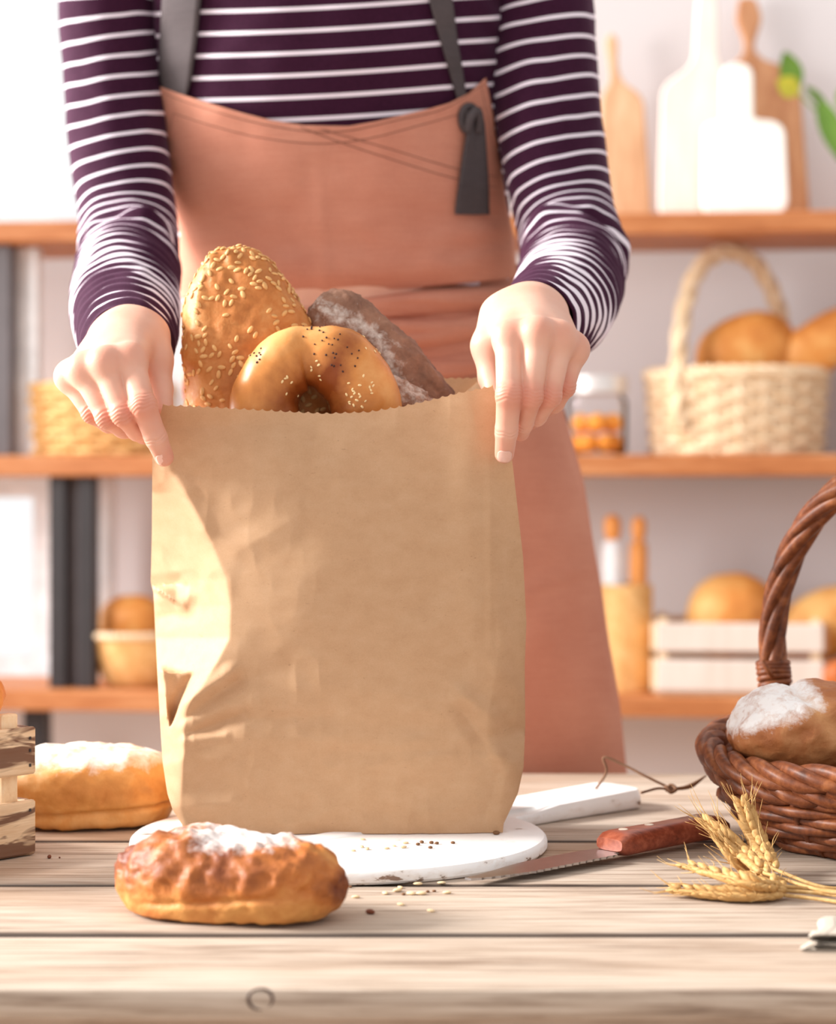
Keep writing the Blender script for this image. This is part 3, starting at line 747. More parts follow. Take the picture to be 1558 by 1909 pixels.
def bagD(x, y):
    """distance of the front sheet at camera column x, row y"""
    t = (1549-y)/800.0
    D = 1.530-0.036*t
    u = (x-bxl(y))/(bxr(y)-bxl(y))
    D = D-0.016*np.sin(PI*np.clip(u, 0, 1))**0.8*np.sin(PI*np.clip(t*0.9+0.1, 0, 1))
    D = D+0.013*sstep(610, 330, x)*sstep(1330, 1050, y)*sstep(740, 800, y)-0.004*np.exp(-((x-880)/40)**2)*sstep(1250, 1100, y)
    lx = np.maximum(xbl(y)-x, 0); rmp = kl(y)*PXM*(np.sqrt(lx**2+36)-6)
    for poly, ref, tw in DENT:
        m = np.ones_like(x)
        for k in range(len(poly)):
            (ax_, ay_), (bx_, by_) = poly[k], poly[(k+1) % len(poly)]; L = math.hypot(bx_-ax_, by_-ay_)
            m = m*sstep(-3, 5, ((bx_-ax_)*(y-ay_)-(by_-ay_)*(x-ax_))/L)
        rmp = rmp*(1-m)+m*(kl(y)*PXM*ref-tw*PXM*(x-poly[0][0]))
    D = D+rmp
    rx = np.maximum(x-xbr(y), 0); D = D+kr(y)*PXM*(np.sqrt(rx**2+36)-6)
    for a, b_, c_, d_, w_, am in CREASE:
        d, s, tt = seg_d(x, y, (a, b_), (c_, d_))
        D = D+am*np.maximum(0, 1-np.sqrt(d*d+4)/w_)**1.3
    z = np.zeros_like(x)
    lowl = 0.35+0.9*sstep(1180, 1400, y)+0.6*sstep(460, 320, x)*sstep(850, 950, y)
    q = np.stack([x/95.0, y/120.0, z], -1).reshape(-1, 3)
    D = D+0.0034*lowl*(np.abs(vnoise(q+3.7, 5)).reshape(x.shape)-0.3)+0.0018*lowl*np.abs(vnoise(q*2.3+9.1, 8)).reshape(x.shape)
    return D
nu, nv = 300, 190
u = np.linspace(0, 1, nu); v_ = np.linspace(0, 1, nv)
X0 = 303+u*(919-303)
teeth = 4.0*(np.abs(np.sin(u*PI*37))**0.7)-3
py_t = btop(X0)+teeth; 
py_b = bbot(347+u*(938-347))
PY = py_b[None, :]+(py_t-py_b)[None, :]*v_[:, None]
PX = bxl(PY)+(bxr(PY)-bxl(PY))*u[None, :]
DD = bagD(PX, PY)
# let the lowest rim lie on the board
front = np.stack([(PX-CX)/F*DD, DD, CZ+(HZ-PY)/F*DD], -1)
ZB = TZ+BT+0.0006
front[..., 2] = np.maximum(front[..., 2], ZB)
front[0, :, 2] = ZB
BK = 1.640
bxlW = front[:, 0, :]; bxrW = front[:, -1, :]
def side(edge, sgn, n=22):
    """gusset from the front edge to the back edge, folded inwards half way"""
    out = np.zeros((nv, n, 3)); t = np.linspace(0, 1, n)
    zt = edge[:, 2]; hgt = (zt-zt.min())/(zt.max()-zt.min())
    for j, tt in enumerate(t):
        yy = edge[:, 1]+(BK-0.012*hgt-edge[:, 1])*tt
        fold = (0.012+0.016*hgt)*(1-abs(2*tt-1))
        q = np.stack([edge[:, 0]*(1+0.0*tt)-sgn*fold-sgn*0.006*tt, yy, edge[:, 2]], -1)
        out[:, j] = q
    zz = 0.0025*vnoise(np.stack([out[..., 1]*40, out[..., 2]*22, out[..., 0]*0+sgn], -1).reshape(-1, 3), 21).reshape(nv, n)
    out[..., 0] += zz*np.sin(PI*t)[None, :]; return out
sl = side(bxlW, -1); sr = side(bxrW, 1)
nb = 160; tb_ = np.linspace(0, 1, nb)
back = sr[:, -1][:, None, :]*(1-tb_)[None, :, None]+sl[:, -1][:, None, :]*tb_[None, :, None]
# the back sheet stands a little higher and carries its own teeth
hgt = v_[:, None]
zt_ = P(0, 709, BK)[2]+0.0016*np.abs(np.sin(tb_*PI*36))**0.7
back[..., 2] = ZB+(zt_-ZB)[None, :]*hgt
back[..., 1] += 0.004*vnoise(np.stack([back[..., 0]*18, back[..., 2]*14, back[..., 1]*0], -1).reshape(-1, 3), 31).reshape(nv, nb)*hgt
for sd, e0, e1 in ((sl, front[:, 0], back[:, -1]), (sr, front[:, -1], back[:, 0])):
    t = np.linspace(0, 1, sd.shape[1]); sd[..., 2] = e0[:, 2][:, None]*(1-t)+e1[:, 2][:, None]*t-0.014*(v_**6)[:, None]*np.sin(PI*t)
ringv = np.concatenate([front, sr[:, 1:-1], back, sl[:, ::-1][:, 1:-1]], 1); nr_ = ringv.shape[1]
ringv[0, :, 2] = ZB
vb = ringv.reshape(-1, 3); f = grid_faces(nr_, nv, True)
cen = ringv[0].mean(0); vb = np.vstack([vb, cen]); f += [((i+1) % nr_, i, len(vb)-1) for i in range(nr_)]
b = MB(); b.add(vb, f)
bag = b.build('paper_bag', M['kraft'], loc=(cen[0], cen[1], ZB)); bag.data.set_sharp_from_angle(angle=math.radians(65))
tag(bag, 'brown kraft paper bag of bread with a zigzag-cut top on the white board', 'paper bag')

# ================================================================== breads in the bag
M['crust_seed'] = crust('seeded_crust', lin(146, 80, 32), lin(190, 118, 58), lin(216, 158, 98), fl=1.0, scale=70, bmp=0.5)
M['crust_bagel'] = crust('bagel_crust', lin(140, 68, 26), lin(208, 136, 70), lin(234, 184, 122), fl=0.0, scale=26, bmp=0.15, rough=0.36)
M['crust_rye'] = crust('rye_crust', lin(100, 64, 48), lin(150, 108, 86), lin(184, 144, 120), (0.80, 0.72, 0.65), 1.0, 90, 0.8, 0.65)
M['crust_front'] = crust('ciabatta_crust', lin(112, 54, 30), lin(186, 110, 52), lin(222, 160, 90), (0.88, 0.82, 0.78), 1.0, 55, 0.7)
M['crust_pale'] = crust('pale_crust', lin(186, 118, 54), lin(218, 156, 86), lin(238, 196, 136), (0.93, 0.88, 0.82), 1.0, 50, 0.4)
M['crust_round'] = crust('round_crust', lin(118, 62, 36), lin(180, 112, 66), lin(212, 154, 102), (0.97, 0.95, 0.93), 1.0, 60, 0.7)
M['seed'] = plain('seed_husk', lin(222, 170, 108), 0.5)
M['sesame'] = plain('sesame', lin(248, 214, 158), 0.5)
M['poppy'] = plain('poppy_seed', lin(70, 42, 36), 0.6)
def axes(ax, face=(0, -1, 0)):
    x = V3(ax); x /= np.linalg.norm(x); y = V3(face); y -= (y@x)*x; y /= np.linalg.norm(y); return np.stack([x, np.cross(y, x), y], 1)
def seed_mesh(name, L, W_, H, m):
    v, f, q = blob((L/2, W_/2, H/2), (10, 6), 2.0, 1.0); mb = MB(); mb.add(v, f)
    o = mb.build(name, m); me = o.data; bpy.data.objects.remove(o); return me
def scatter(o, n, dmin, keep, seed=1):
    """points on a mesh object, at least dmin apart: world position and normal"""
    r = np.random.RandomState(seed); me = o.data; off = root_loc(o)
    c = np.array([p.center for p in me.polygons])+off; nn = np.array([p.normal for p in me.polygons])
    ctr = c.mean(0)
    if (np.sum((c-ctr)*nn, 1)).mean() < 0: nn = -nn
    k = np.where(keep(c, nn))[0]; r.shuffle(k); out = []
    for i in k:
        if all(np.linalg.norm(c[i]-c[j]) > dmin for j in out): out.append(i)
        if len(out) >= n: break
    return c[out], nn[out]
def place_seed(me, name, parent, p, n, r, sink=0.3, scale=1.0):
    o = bpy.data.objects.new(name, me); COL.objects.link(o); o.parent = parent
    z = Vector(n).normalized(); a = Vector(r.randn(3)); x = (a-a.dot(z)*z).normalized(); y = z.cross(x)
    q = Matrix((x, y, z)).transposed().to_4x4(); s = scale*(0.85+0.35*r.rand())
    o.matrix_local = Matrix.Translation(Vector(p-root_loc(parent)+n*sink*0.0012))@q@Matrix.Scale(s, 4)
    return o
# seeded loaf
ax = P(432, 470, 1.578)-P(486, 745, 1.578)
c = (P(432, 470, 1.578)+P(486, 960, 1.578))/2
c = P(478, 715, 1.576)
sl_ = bread('seeded_loaf', 'tall oval loaf crusted with oat seeds standing left in the bag', 'bread', c, (0.106, 0.053, 0.034), axes(ax), M['crust_seed'], 41, 0.10, 0.05, 0.9, 2.7, (110, 72),
            prof=lambda x: 1-0.13*x, flour=lambda q, v: 0.9*sstep(0.55, 0.95, q[:, 1])*sstep(0.4, -0.6, q[:, 0]), tone=lambda q, v: 0.15*sstep(0.2, 0.9, q[:, 1]))  # left-edge whitening: mostly sun glare put into the flour colour, some real flour
hull = seed_mesh('seed', 0.0060, 0.0033, 0.0018, M['seed'])
r_ = np.random.RandomState(3)
cp, cn_ = scatter(sl_, 320, 0.0043, lambda c, n: (n[:, 1] < 0.35) & (c[:, 2] > P(0, 790, 1.55)[2]), 5)
vis = np.argsort(-((cn_[:, 1] < -0.15)*1.0+(cp[:, 2] > P(0, 750, 1.55)[2])*0.7+(cp[:, 0] < P(560, 0, 1.55)[0])*0.4))
for i in vis[:100]: place_seed(hull, 'seed', sl_, cp[i], cn_[i], r_)
mb = MB(); hv = np.array([v.co for v in hull.vertices]); hf = [tuple(p.vertices) for p in hull.polygons]
for i in vis[100:]:
    z = cn_[i]; a = r_.randn(3); x = a-(a@z)*z; x /= np.linalg.norm(x); R = np.stack([x, np.cross(z, x), z], 1)
    mb.add(rot(hv, R, cp[i]+z*0.0004), hf)
tag(mb.build('seed_coating', M['seed'], sl_), kind='stuff')
# rye loaves
ax = P(618, 590, 1.572)-P(832, 815, 1.572)
bread('rye_loaf', 'dark floury rye baguette leaning right in the bag behind the bagel', 'bread', P(720, 690, 1.580), (0.078, 0.0285, 0.021), axes(ax), M['crust_rye'], 52, 0.08, 0.08, 0.95, 2.5, (110, 64),
      flour=lambda q, v: 0.45*np.exp(-((q[:, 1]+0.15+0.25*np.sin(q[:, 0]*5))/0.30)**2)+0.22, disp=lambda q, v: 0.0020*np.abs(np.sin(q[:, 1]*5+q[:, 0]*1.5+fbm(v*40, 53, 2))), tone=lambda q, v: 0.25*sstep(0.1, 0.9, q[:, 1])-0.1)
ax = P(640, 730, 1.55)-P(800, 790, 1.55)
bread('rye_roll', 'small floury dark roll peeking over the bag rim beside the bagel', 'bread', P(752, 772, 1.548), (0.034, 0.023, 0.016), axes(P(700, 720, 1.55)-P(800, 800, 1.55)), M['crust_rye'], 57, 0.08, 0.12, 0.95, 2.4, (80, 48),
      flour=lambda q, v: 0.55+0*q[:, 0])
# bagel: a ring seen almost face on
bgc = P(586, 762, 1.528); nu, nv = 120, 56
a = np.linspace(0, 2*PI, nu, endpoint=False); w_ = np.linspace(0, 2*PI, nv, endpoint=False)
A, W2 = np.meshgrid(a, w_)
Rm, rm = 0.0382, 0.0262*(1+0.05*np.sin(A*2+0.5)-0.10*np.exp(-((A-1.55)/0.16)**2))
rr = Rm+rm*np.cos(W2); dz = rm*0.86*np.sin(W2)
vg = np.stack([rr*np.cos(A), -dz, rr*np.sin(A)], -1).reshape(-1, 3)
f = grid_faces(nu, nv, True)+[((nv-1)*nu+i, (nv-1)*nu+(i+1) % nu, (i+1) % nu, i) for i in range(nu)]
nn = normals(vg, f)
if np.mean(np.sum(nn*(vg-np.stack([Rm*np.cos(A), 0*A, Rm*np.sin(A)], -1).reshape(-1, 3)), 1)) < 0: nn = -nn
g1 = fbm(vg*34, 61, 2); vg = vg+nn*(0.0014*g1+0.0005*fbm(vg*150, 66, 2))[:, None]
# the join of the ring: a fold running from the hole over the top right
fold = np.exp(-(((A-1.72)/0.12).ravel())**2); vg = vg-nn*(0.0045*fold*np.clip(np.cos(W2.ravel()-PI*0.75)+0.6, 0, 1))[:, None]
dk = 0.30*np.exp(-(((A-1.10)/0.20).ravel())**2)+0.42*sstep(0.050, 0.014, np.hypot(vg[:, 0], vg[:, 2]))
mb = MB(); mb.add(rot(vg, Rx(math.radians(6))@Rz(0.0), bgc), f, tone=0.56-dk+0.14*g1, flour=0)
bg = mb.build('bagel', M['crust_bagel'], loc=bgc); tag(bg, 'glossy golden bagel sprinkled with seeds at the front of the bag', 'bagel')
ses = seed_mesh('sesame_seed', 0.0026, 0.0016, 0.0009, M['sesame']); pop = seed_mesh('poppy_seed', 0.0016, 0.0014, 0.0010, M['poppy'])
cp, cn_ = scatter(bg, 900, 0.0014, lambda c, n: (n[:, 1] < 0.1) & (c[:, 2] > P(0, 790, 1.5)[2]), 9)
cl = [((600, 625), 42, 16, pop), ((640, 665), 40, 12, pop), ((480, 660), 26, 8, pop), ((670, 720), 26, 13, ses), ((660, 745), 20, 8, ses), ((545, 720), 28, 6, ses), ((600, 690), 60, 6, ses), ((690, 650), 30, 5, ses), ((575, 615), 20, 5, pop)]
used = set()
for (qx, qy), rad, cnt, me in cl:
    px = CX+cp[:, 0]/cp[:, 1]*F; py = HZ-(cp[:, 2]-CZ)/cp[:, 1]*F
    k = [i for i in np.argsort(np.hypot(px-qx, py-qy)+r_.rand(len(px))*rad*1.3) if i not in used][:cnt]
    used.update(k)
    for i in k: place_seed(me, 'sesame_seed' if me is ses else 'poppy_seed', bg, cp[i], cn_[i], r_)

# ================================================================== breads on the table
def wrink(q, v, amp, sc, seed):  # coarse diagonal wrinkles of a torn, rolled dough
    s = np.stack([v[:, 0]*sc[0]+v[:, 1]*sc[1], v[:, 1]*sc[2], v[:, 2]*sc[2]], 1)
    return amp*(1-2*np.abs(fbm(s, seed, 2, 0.45)))
fd = (0.0765, 0.040, 0.031)
bread('ciabatta', 'rustic brown floured loaf alone at the front of the table', 'bread', P(430, 1640, 1.287)+V3([0, 0.0, 0.0]), fd, Rz(math.radians(-19)), M['crust_front'], 71, 0.05, 0.03, 0.62, 2.6, (170, 100),
      prof=lambda x: 1.03-0.10*x**2-0.05*np.sin(x*5+1)-0.12*np.clip(x-0.1, 0, 1), ground=TZ,
      disp=lambda q, v: 0.0021*(fbm(np.stack([v[:, 0]*140+v[:, 1]*70, v[:, 1]*80-v[:, 0]*30, v[:, 2]*110], 1), 73, 3))*sstep(-0.35, 0.25, q[:, 2])-0.0022*np.exp(-((q[:, 2]+0.22-0.25*q[:, 0])/0.07)**2)*(q[:, 1] < 0)*sstep(0.75, 0.4, np.abs(q[:, 0])),
      tone=lambda q, v: 0.16*sstep(0.05, -0.4, q[:, 2])-0.30*sstep(-0.25, 0.35, q[:, 2])*sstep(0.85, 0.3, q[:, 0])*(0.75+0.5*fbm(v*45, 75, 2))-0.3*np.exp(-(((np.abs(q[:, 0])-0.99)/0.03)**2)),
      flour=lambda q, v: 0.95*np.exp(-((q[:, 0]-0.12)/0.55)**2)*sstep(0.35, 0.95, q[:, 2]+0.25*q[:, 1])+0.12*sstep(0, 0.5, q[:, 2]))
bread('white_loaf', 'plump golden loaf with floury top behind the wooden crate', 'bread', P(168, 1500, 1.635), (0.070, 0.046, 0.036), Rz(math.radians(6)), M['crust_pale'], 81, 0.08, 0.03, 0.7, 2.5, (130, 80), ground=TZ,
      disp=lambda q, v: 0.0030*np.exp(-((q[:, 2]+0.62)/0.10)**2)-0.0035*np.exp(-((q[:, 2]+0.40-0.10*q[:, 0])/0.05)**2)-0.004*np.exp(-((q[:, 0]+0.45-0.5*q[:, 1])/0.10)**2)*sstep(0.2, 0.7, q[:, 2]),
      tone=lambda q, v: -0.18*np.exp(-((q[:, 2]+0.02)/0.3)**2)+0.05,
      flour=lambda q, v: 0.85*sstep(0.20, 0.80, q[:, 2]))

# ================================================================== wooden crate at the left edge
def burnt():
    m, nt, b = nmat('scorched_pine', 0.6, spec=0.2)
    n = tnoise(nt, coord(nt, (13, 13, 75), 0), 1.0, 3, 0.5, 1.4); n2 = tnoise(nt, coord(nt, (20, 20, 260)), 1.0, 4, 0.6)
    c = ramp(nt, n2, [(0.3, lin(216, 180, 140)), (0.7, lin(240, 214, 180))])
    c = mix(nt, mth(nt, 'MULTIPLY', ramp(nt, n, [(0.46, 0.0), (0.56, 1.0)]), 0.9), c, lin(104, 66, 50))
    setc(nt, b, c); bump(nt, b, n2, 0.2, 0.0008); return m
M['burnt'] = burnt()
co = T(68, 1594); ca = V3([-0.66, -0.75, 0]); ca /= np.linalg.norm(ca); cbv = V3([-ca[1], ca[0], 0]); cbv = cbv if cbv[1] > 0 else -cbv
LA, LB = 0.17, 0.20
RC = np.stack([ca, cbv, V3([0, 0, 1])], 1)
ck = thing('wooden_crate', 'small slatted pine crate with scorched grain at the left edge of the table', 'crate', co+ca*LA/2+cbv*LB/2)
def ckb(name, m, ctr, d, bev=0.0015):
    b_ = MB(); v, f = box((0, 0, 0), d, 0, bev); b_.add(rot(v+V3(ctr), RC, co), f); return b_.build(name, m, ck, smooth=False)
th = 0.006
for z0, z1 in ((0.001, 0.041), (0.060, 0.095)):
    for yb in (th/2, LB-th/2): ckb('slat', M['burnt'], (LA/2, yb, (z0+z1)/2), (LA, th, z1-z0))
    for xa in (th/2, LA-th/2): ckb('slat', M['burnt'], (xa, LB/2, (z0+z1)/2), (th, LB-2*th-0.0005, z1-z0))
for xa in (0.019, LA-0.019):
    for yb in (th+0.0055, LB-th-0.0055): ckb('corner_post', M['pale_wood'], (xa, yb, 0.053), (0.0145, 0.0105, 0.104), 0.0012)
ckb('base', M['pale_wood'], (LA/2, LB/2, 0.004), (LA-2*th-0.001, LB-2*th-0.001, 0.005))
b_ = MB()
for z in (0.087, 0.078, 0.067, 0.034): b_.add(*(lambda vf: (rot(vf[0], RC, co), vf[1]))(box((0.006, -0.0002, z), (0.0016, 0.0008, 0.0022))))
b_.build('nail', M['steel_dark'], ck, smooth=False)
cm = co+ca*LA/2+cbv*LB/2
bread('bread_roll', 'orange roll heaped above the wooden crate at the left edge', 'bread', V3([P(-122, 0, 1.49)[0], 1.49, P(0, 1300, 1.49)[2]]), (0.051, 0.036, 0.029), Rz(0.15), M['loaf_orange'], 91, 0.06, 0.03, 0.9, 2.2, (60, 36), group='rolls in the wooden crate', tone=lambda q, v: -0.1)
bread('bread_roll', 'pinkish loaf lying low inside the wooden crate at the left edge', 'bread', cm+V3([0.0, -0.008, 0.050]), (0.062, 0.05, 0.042), Rz(0.8), M['crust_pale'], 92, 0.06, 0.03, 0.9, 2.3, (60, 36), group='rolls in the wooden crate', ground=TZ+0.0075)

# ================================================================== brown wicker basket
bc3 = V3([0.392, 1.567, TZ+0.0005]); RB, RR, BH = 0.122, 0.162, 0.060
wb = thing('wicker_basket', 'dark brown wicker basket with twisted handle at the right edge of the table', 'basket', bc3)
th_h = math.radians(122)
rise = lambda th: 0.014*np.cos(th-th_h)**2
mb = MB(); wicker(mb, bc3, RB, RR-0.004, BH-0.008, 8, 26, 0.0042, 0.1, 1.0, 0.75, 7, rise, 0.001, 0.012, per=8); mb.build('woven_body', M['wicker_brown'], wb)
twist(ringpath(bc3, RR-0.001, BH-0.010, 220, 0, 1, rise), 3, 0.0045, 0.0052, 13, True, 8).build('rim', M['wicker_brown'], wb)
rb2 = twist(ringpath(bc3, RR+0.003, BH+0.002, 240, 0, 1, rise), 4, 0.0062, 0.0054, 9, True, 8); rb2.build('rim', M['wicker_brown'], wb)
hb = bc3+V3([(RR-0.002)*math.cos(th_h), (RR-0.002)*math.sin(th_h), BH-0.02]); D0 = hb[1]
hp = catmull([hb, P(1446, 1290, D0), P(1440, 1215, D0+0.004), P(1446, 1130, D0), P(1470, 1045, D0-0.012), P(1508, 975, D0-0.032), P(1565, 915, D0-0.06), P(1650, 872, D0-0.10), P(1740, 872, D0-0.14), P(1840, 930, D0-0.20), P(1890, 1060, D0-0.245), bc3+V3([-(RR-0.002)*math.cos(th_h), -(RR-0.002)*math.sin(th_h), BH-0.02])], 170)
twist(hp, 5, 0.0066, 0.0055, 2.2, False, 9).build('handle', M['wicker_brown'], wb)
mb = MB(); tt, nn_, bb_ = frames(hp, (0, 0, 1))
for k in range(7):
    i = 15+int(k*1.9); pth = hp[i]+0.0122*(np.cos(ang)[:, None]*nn_[i]+np.sin(ang)[:, None]*bb_[i])+(np.sin(ang*1+k)*0.0008)[:, None]*tt[i]
    mb.add(*tube(pth, 0.0027, 7, closed=True))
mb.add(*tube([P(1440, 1262, D0-0.014), P(1432, 1250, D0-0.016), P(1420, 1232, D0-0.016)], [0.002, 0.0024, 0.0022], 7))
mb.build('handle_binding', M['wicker_brown'], wb)
cc = bc3+V3([-0.086, -0.040, 0]); cc = P(1492, 1352, 1.545)
bread('round_loaf', 'round loaf with floury white top lying in the brown wicker basket', 'bread', cc, (0.057, 0.050, 0.032), Rz(0.1)@Ry(math.radians(-8)), M['crust_round'], 95, 0.10, 0.03, 0.9, 2.3, (130, 84), group='loaves in the wicker basket',
      disp=lambda q, v: -0.004*np.exp(-((q[:, 0]-0.18+0.25*q[:, 2])/0.10)**2)*sstep(-0.2, 0.3, q[:, 2])+0.0012*wrink(q, v, 1, (60, 60, 60), 98), tone=lambda q, v: 0.25*np.exp(-((q[:, 0]-0.18+0.25*q[:, 2])/0.16)**2)+0.06,
      flour=lambda q, v: 0.95*sstep(0.10, 0.75, q[:, 2]-0.40*q[:, 0])*sstep(0.35, 0.05, q[:, 0]))
bread('round_loaf', 'pale loaf wedge beside the floury loaf in the wicker basket', 'bread', P(1650, 1395, 1.535), (0.044, 0.045, 0.036), Rz(0.5), M['crust_pale'], 96, 0.08, 0.02, 0.9, 2.3, (70, 44), group='loaves in the wicker basket')
bread('round_loaf', 'golden loaf bedded under the floury loaf in the wicker basket', 'bread', bc3+V3([0.0, 0.01, 0.03]), (0.10, 0.085, 0.024), Rz(0.2), M['crust_round'], 97, 0.05, 0.02, 0.9, 2.3, (60, 36), group='loaves in the wicker basket', ground=TZ+0.009)

# ================================================================== bread knife
M['blade'] = plain('blade_steel', (0.42, 0.40, 0.40), 0.28, 0.5, 1.0)
M['knife_wood'] = wood('rosewood', lin(96, 42, 28), lin(142, 68, 46), lin(176, 98, 72), (14, 90, 90), 0.35, 0.15, 0.45)
M['rivet'] = plain('rivet_brass', lin(236, 220, 200), 0.35, 0.5, 0.4)
tip = T(874, 1649, 0.001); butt = T(1326, 1549, 0.008)
kd = butt-tip; kd[2] = 0; KL = np.linalg.norm(kd); kd /= KL
R_k = np.stack([kd, V3([-kd[1], kd[0], 0]), V3([0, 0, 1])], 1)
tl = Ry(-math.radians(0.7)); BLn = KL*0.545
kn = thing('bread_knife', 'serrated bread knife with a red-brown riveted handle between board and basket', 'knife', tip)
def kadd(mb, v, f): mb.add(rot(rot(v, tl), R_k, tip), f)
n_ = 60; xs = np.linspace(0, BLn+0.02, n_)
top_e = 0.004+0.011*sstep(0, 0.075, xs)-0.002*sstep(.1, .2, xs); bot = -0.0145*np.minimum(1, (xs/0.05))**0.55
xs2 = np.linspace(0, BLn-0.006, 170); bot2 = -0.0150*np.minimum(1, (xs2/0.05))**0.55+0.0011*np.abs(np.sin(xs2*PI/0.0072))
ol = [(x, y) for x, y in zip(xs2[1:], bot2[1:])]+[(BLn-0.004, -0.009), (BLn+0.02, -0.008), (BLn+0.02, 0.008), (BLn-0.002, 0.012)]+[(x, y) for x, y in zip(xs[:-12][::-1], top_e[:-12][::-1])]
pv, pf = prism(ol, -0.0008, 0.0008); pv = pv[:, [0, 2, 1]]; pv[:, 2] += 0.0035
mb = MB(); kadd(mb, pv, pf); mb.build('blade', M['blade'], kn, smooth=False)
HL = KL-BLn; rows = []
for t in np.linspace(0, 1, 24):
    x = BLn+HL*t; wv = 0.0125+0.0012*math.cos(t*2*PI)+0.002*sstep(0.75, 1, t); hh = 0.0088
    e = min(1, (t*HL/0.006))**0.5*min(1, ((1-t)*HL/0.006+1e-4))**0.5 if 0 < t < 1 else 0.45
    cy = -0.001-0.003*t*t
    sec = round_poly([(-1, -1), (1, -1), (1, 1), (-1, 1)], [0.65]*4, 5)
    e = max(e, 0.5)
    rows.append(np.stack([np.full(len(sec), x), cy+sec[:, 0]*wv*(0.8+0.2*e), 0.0035+0.0035+sec[:, 1]*hh*e], 1))
m_ = len(rows[0]); hv_ = np.concatenate(rows); hv_[:, 2] += 0.002
mb = MB(); kadd(mb, hv_, grid_faces(m_, 24, True)+[tuple(range(m_))[::-1], tuple(range(23*m_, 24*m_))]); mb.build('handle', M['knife_wood'], kn, sharp=50)
for t in (0.14, 0.38, 0.80):
    mb = MB(); v, f = lathe((BLn+HL*t, -0.001-0.003*t*t+0.001, 0.0088), [(0.0036, 0), (0.0036, 0.0092), (0.0030, 0.0096)], 16); kadd(mb, v, f); mb.build('rivet', M['rivet'], kn, sharp=40)

# ================================================================== wheat ears
M['wheat'] = wood('wheat_straw', lin(170, 126, 72), lin(198, 156, 98), lin(218, 184, 130), (90, 90, 90), 0.55)
gme = (lambda vf: vf)(blob((0.0066, 0.0030, 0.0027), (12, 8), 2.0, 1.0, prof=lambda x: 1-0.45*x))
mb = MB(); mb.add(gme[0], gme[1]); go = mb.build('grain', M['wheat']); grain = go.data; bpy.data.objects.remove(go)
def ear(pts, label, nk=19, awn=0.03, seed=1, stem=None):
    r = np.random.RandomState(seed); p = catmull(pts, 40); L = np.linalg.norm(np.diff(p, axis=0), axis=1).sum()
    base = p[0].copy()
    w = thing('wheat_ear', label, 'wheat', V3([base[0], base[1], base[2]-0.002]), 'wheat ears beside the wicker basket')
    st_ = catmull(list(stem)+[p[0]], 26) if stem is not None else p[:2]
    s_ = MB(); s_.add(*tube(np.vstack([st_[:-1], p[:36]]), 0.0013, 7)); s_.build('stalk', M['wheat'], w)
    t, n, b = frames(p, (0, 0, 1)); aw = MB()
    for k in range(nk):
        for sd in (-1, 0, 1) if k % 2 else (-1, 1):
            i = int(1+k/(nk-1)*34); tap = 0.75+0.35*math.sin(PI*min(1, (k+2)/nk))
            d = t[i]+sd*b[i]*(0.42)+n[i]*(0.30 if sd == 0 else 0.10)+0.10*r.randn(3); d /= np.linalg.norm(d)
            pos = p[i]+sd*b[i]*0.0032*tap+n[i]*(0.0030 if sd == 0 else 0.0005)
            if sd == 0 and pos[2] < TZ+0.003: continue
            o = bpy.data.objects.new('grain', grain); COL.objects.link(o); o.parent = w
            x = Vector(d); y = Vector(n[i]).cross(x).normalized(); z = x.cross(y)
            pos = pos+d*0.003; pos[2] = max(pos[2], TZ+0.0024)
            o.matrix_local = Matrix.Translation(Vector(pos-np.array(w.location)))@Matrix((x, y, z)).transposed().to_4x4()@Matrix.Scale(tap*(0.9+0.15*r.rand()), 4)
            if r.rand() < 0.75:
                a0 = pos+d*0.004; al = awn*(0.6+0.6*r.rand()); e = a0+d*al+V3([0, 0, 0.006*r.rand()])+0.004*r.randn(3)
                m0 = (a0+e)/2+0.001*r.randn(3)
                q = catmull([a0, m0, e], 7); q[:, 2] = np.maximum(q[:, 2], TZ+0.0008); aw.add(*tube(q, np.linspace(0.00045, 0.00012, 7), 4))
    tag(aw.build('awns', M['wheat'], w), kind='stuff'); return w
hz = 0.0035
kn1 = T(1468, 1648, 0.004); kn2 = T(1470, 1660, 0.004)
ear([T(1440, 1620, 0.012), P(1412, 1570, 1.43), P(1393, 1525, 1.44), P(1377, 1484, 1.452)], 'upright wheat ear leaning against the basket side', 17, 0.018, 11, [T(1640, 1650, 0.004), T(1540, 1655, 0.004)])
ear([T(1425, 1628, 0.010), P(1385, 1590, 1.420), P(1345, 1556, 1.432), P(1300, 1522, 1.445)], 'wheat ear crossing in front of the knife handle', 17, 0.022, 12, [T(1640, 1668, 0.004), T(1540, 1662, 0.005)])
ear([T(1455, 1652, 0.008), P(1405, 1632, 1.408), P(1365, 1598, 1.416), P(1330, 1556, 1.428)], 'wheat ear in the middle of the fanned bundle', 16, 0.022, 13, [T(1640, 1676, 0.003), T(1540, 1660, 0.004)])
ear([T(1460, 1660, 0.005), T(1400, 1652, 0.010), T(1330, 1632, 0.011), T(1262, 1612, 0.012)], 'wheat ear pointing left above the lowest ear', 19, 0.016, 14, [T(1640, 1684, 0.003), T(1550, 1668, 0.003)])
ear([T(1455, 1668, 0.0035), T(1395, 1672, 0.0035), T(1320, 1668, 0.0035), T(1240, 1660, 0.0035)], 'lowest wheat ear lying flat along the table', 20, 0.016, 15, [T(1650, 1698, 0.002), T(1550, 1680, 0.002)])

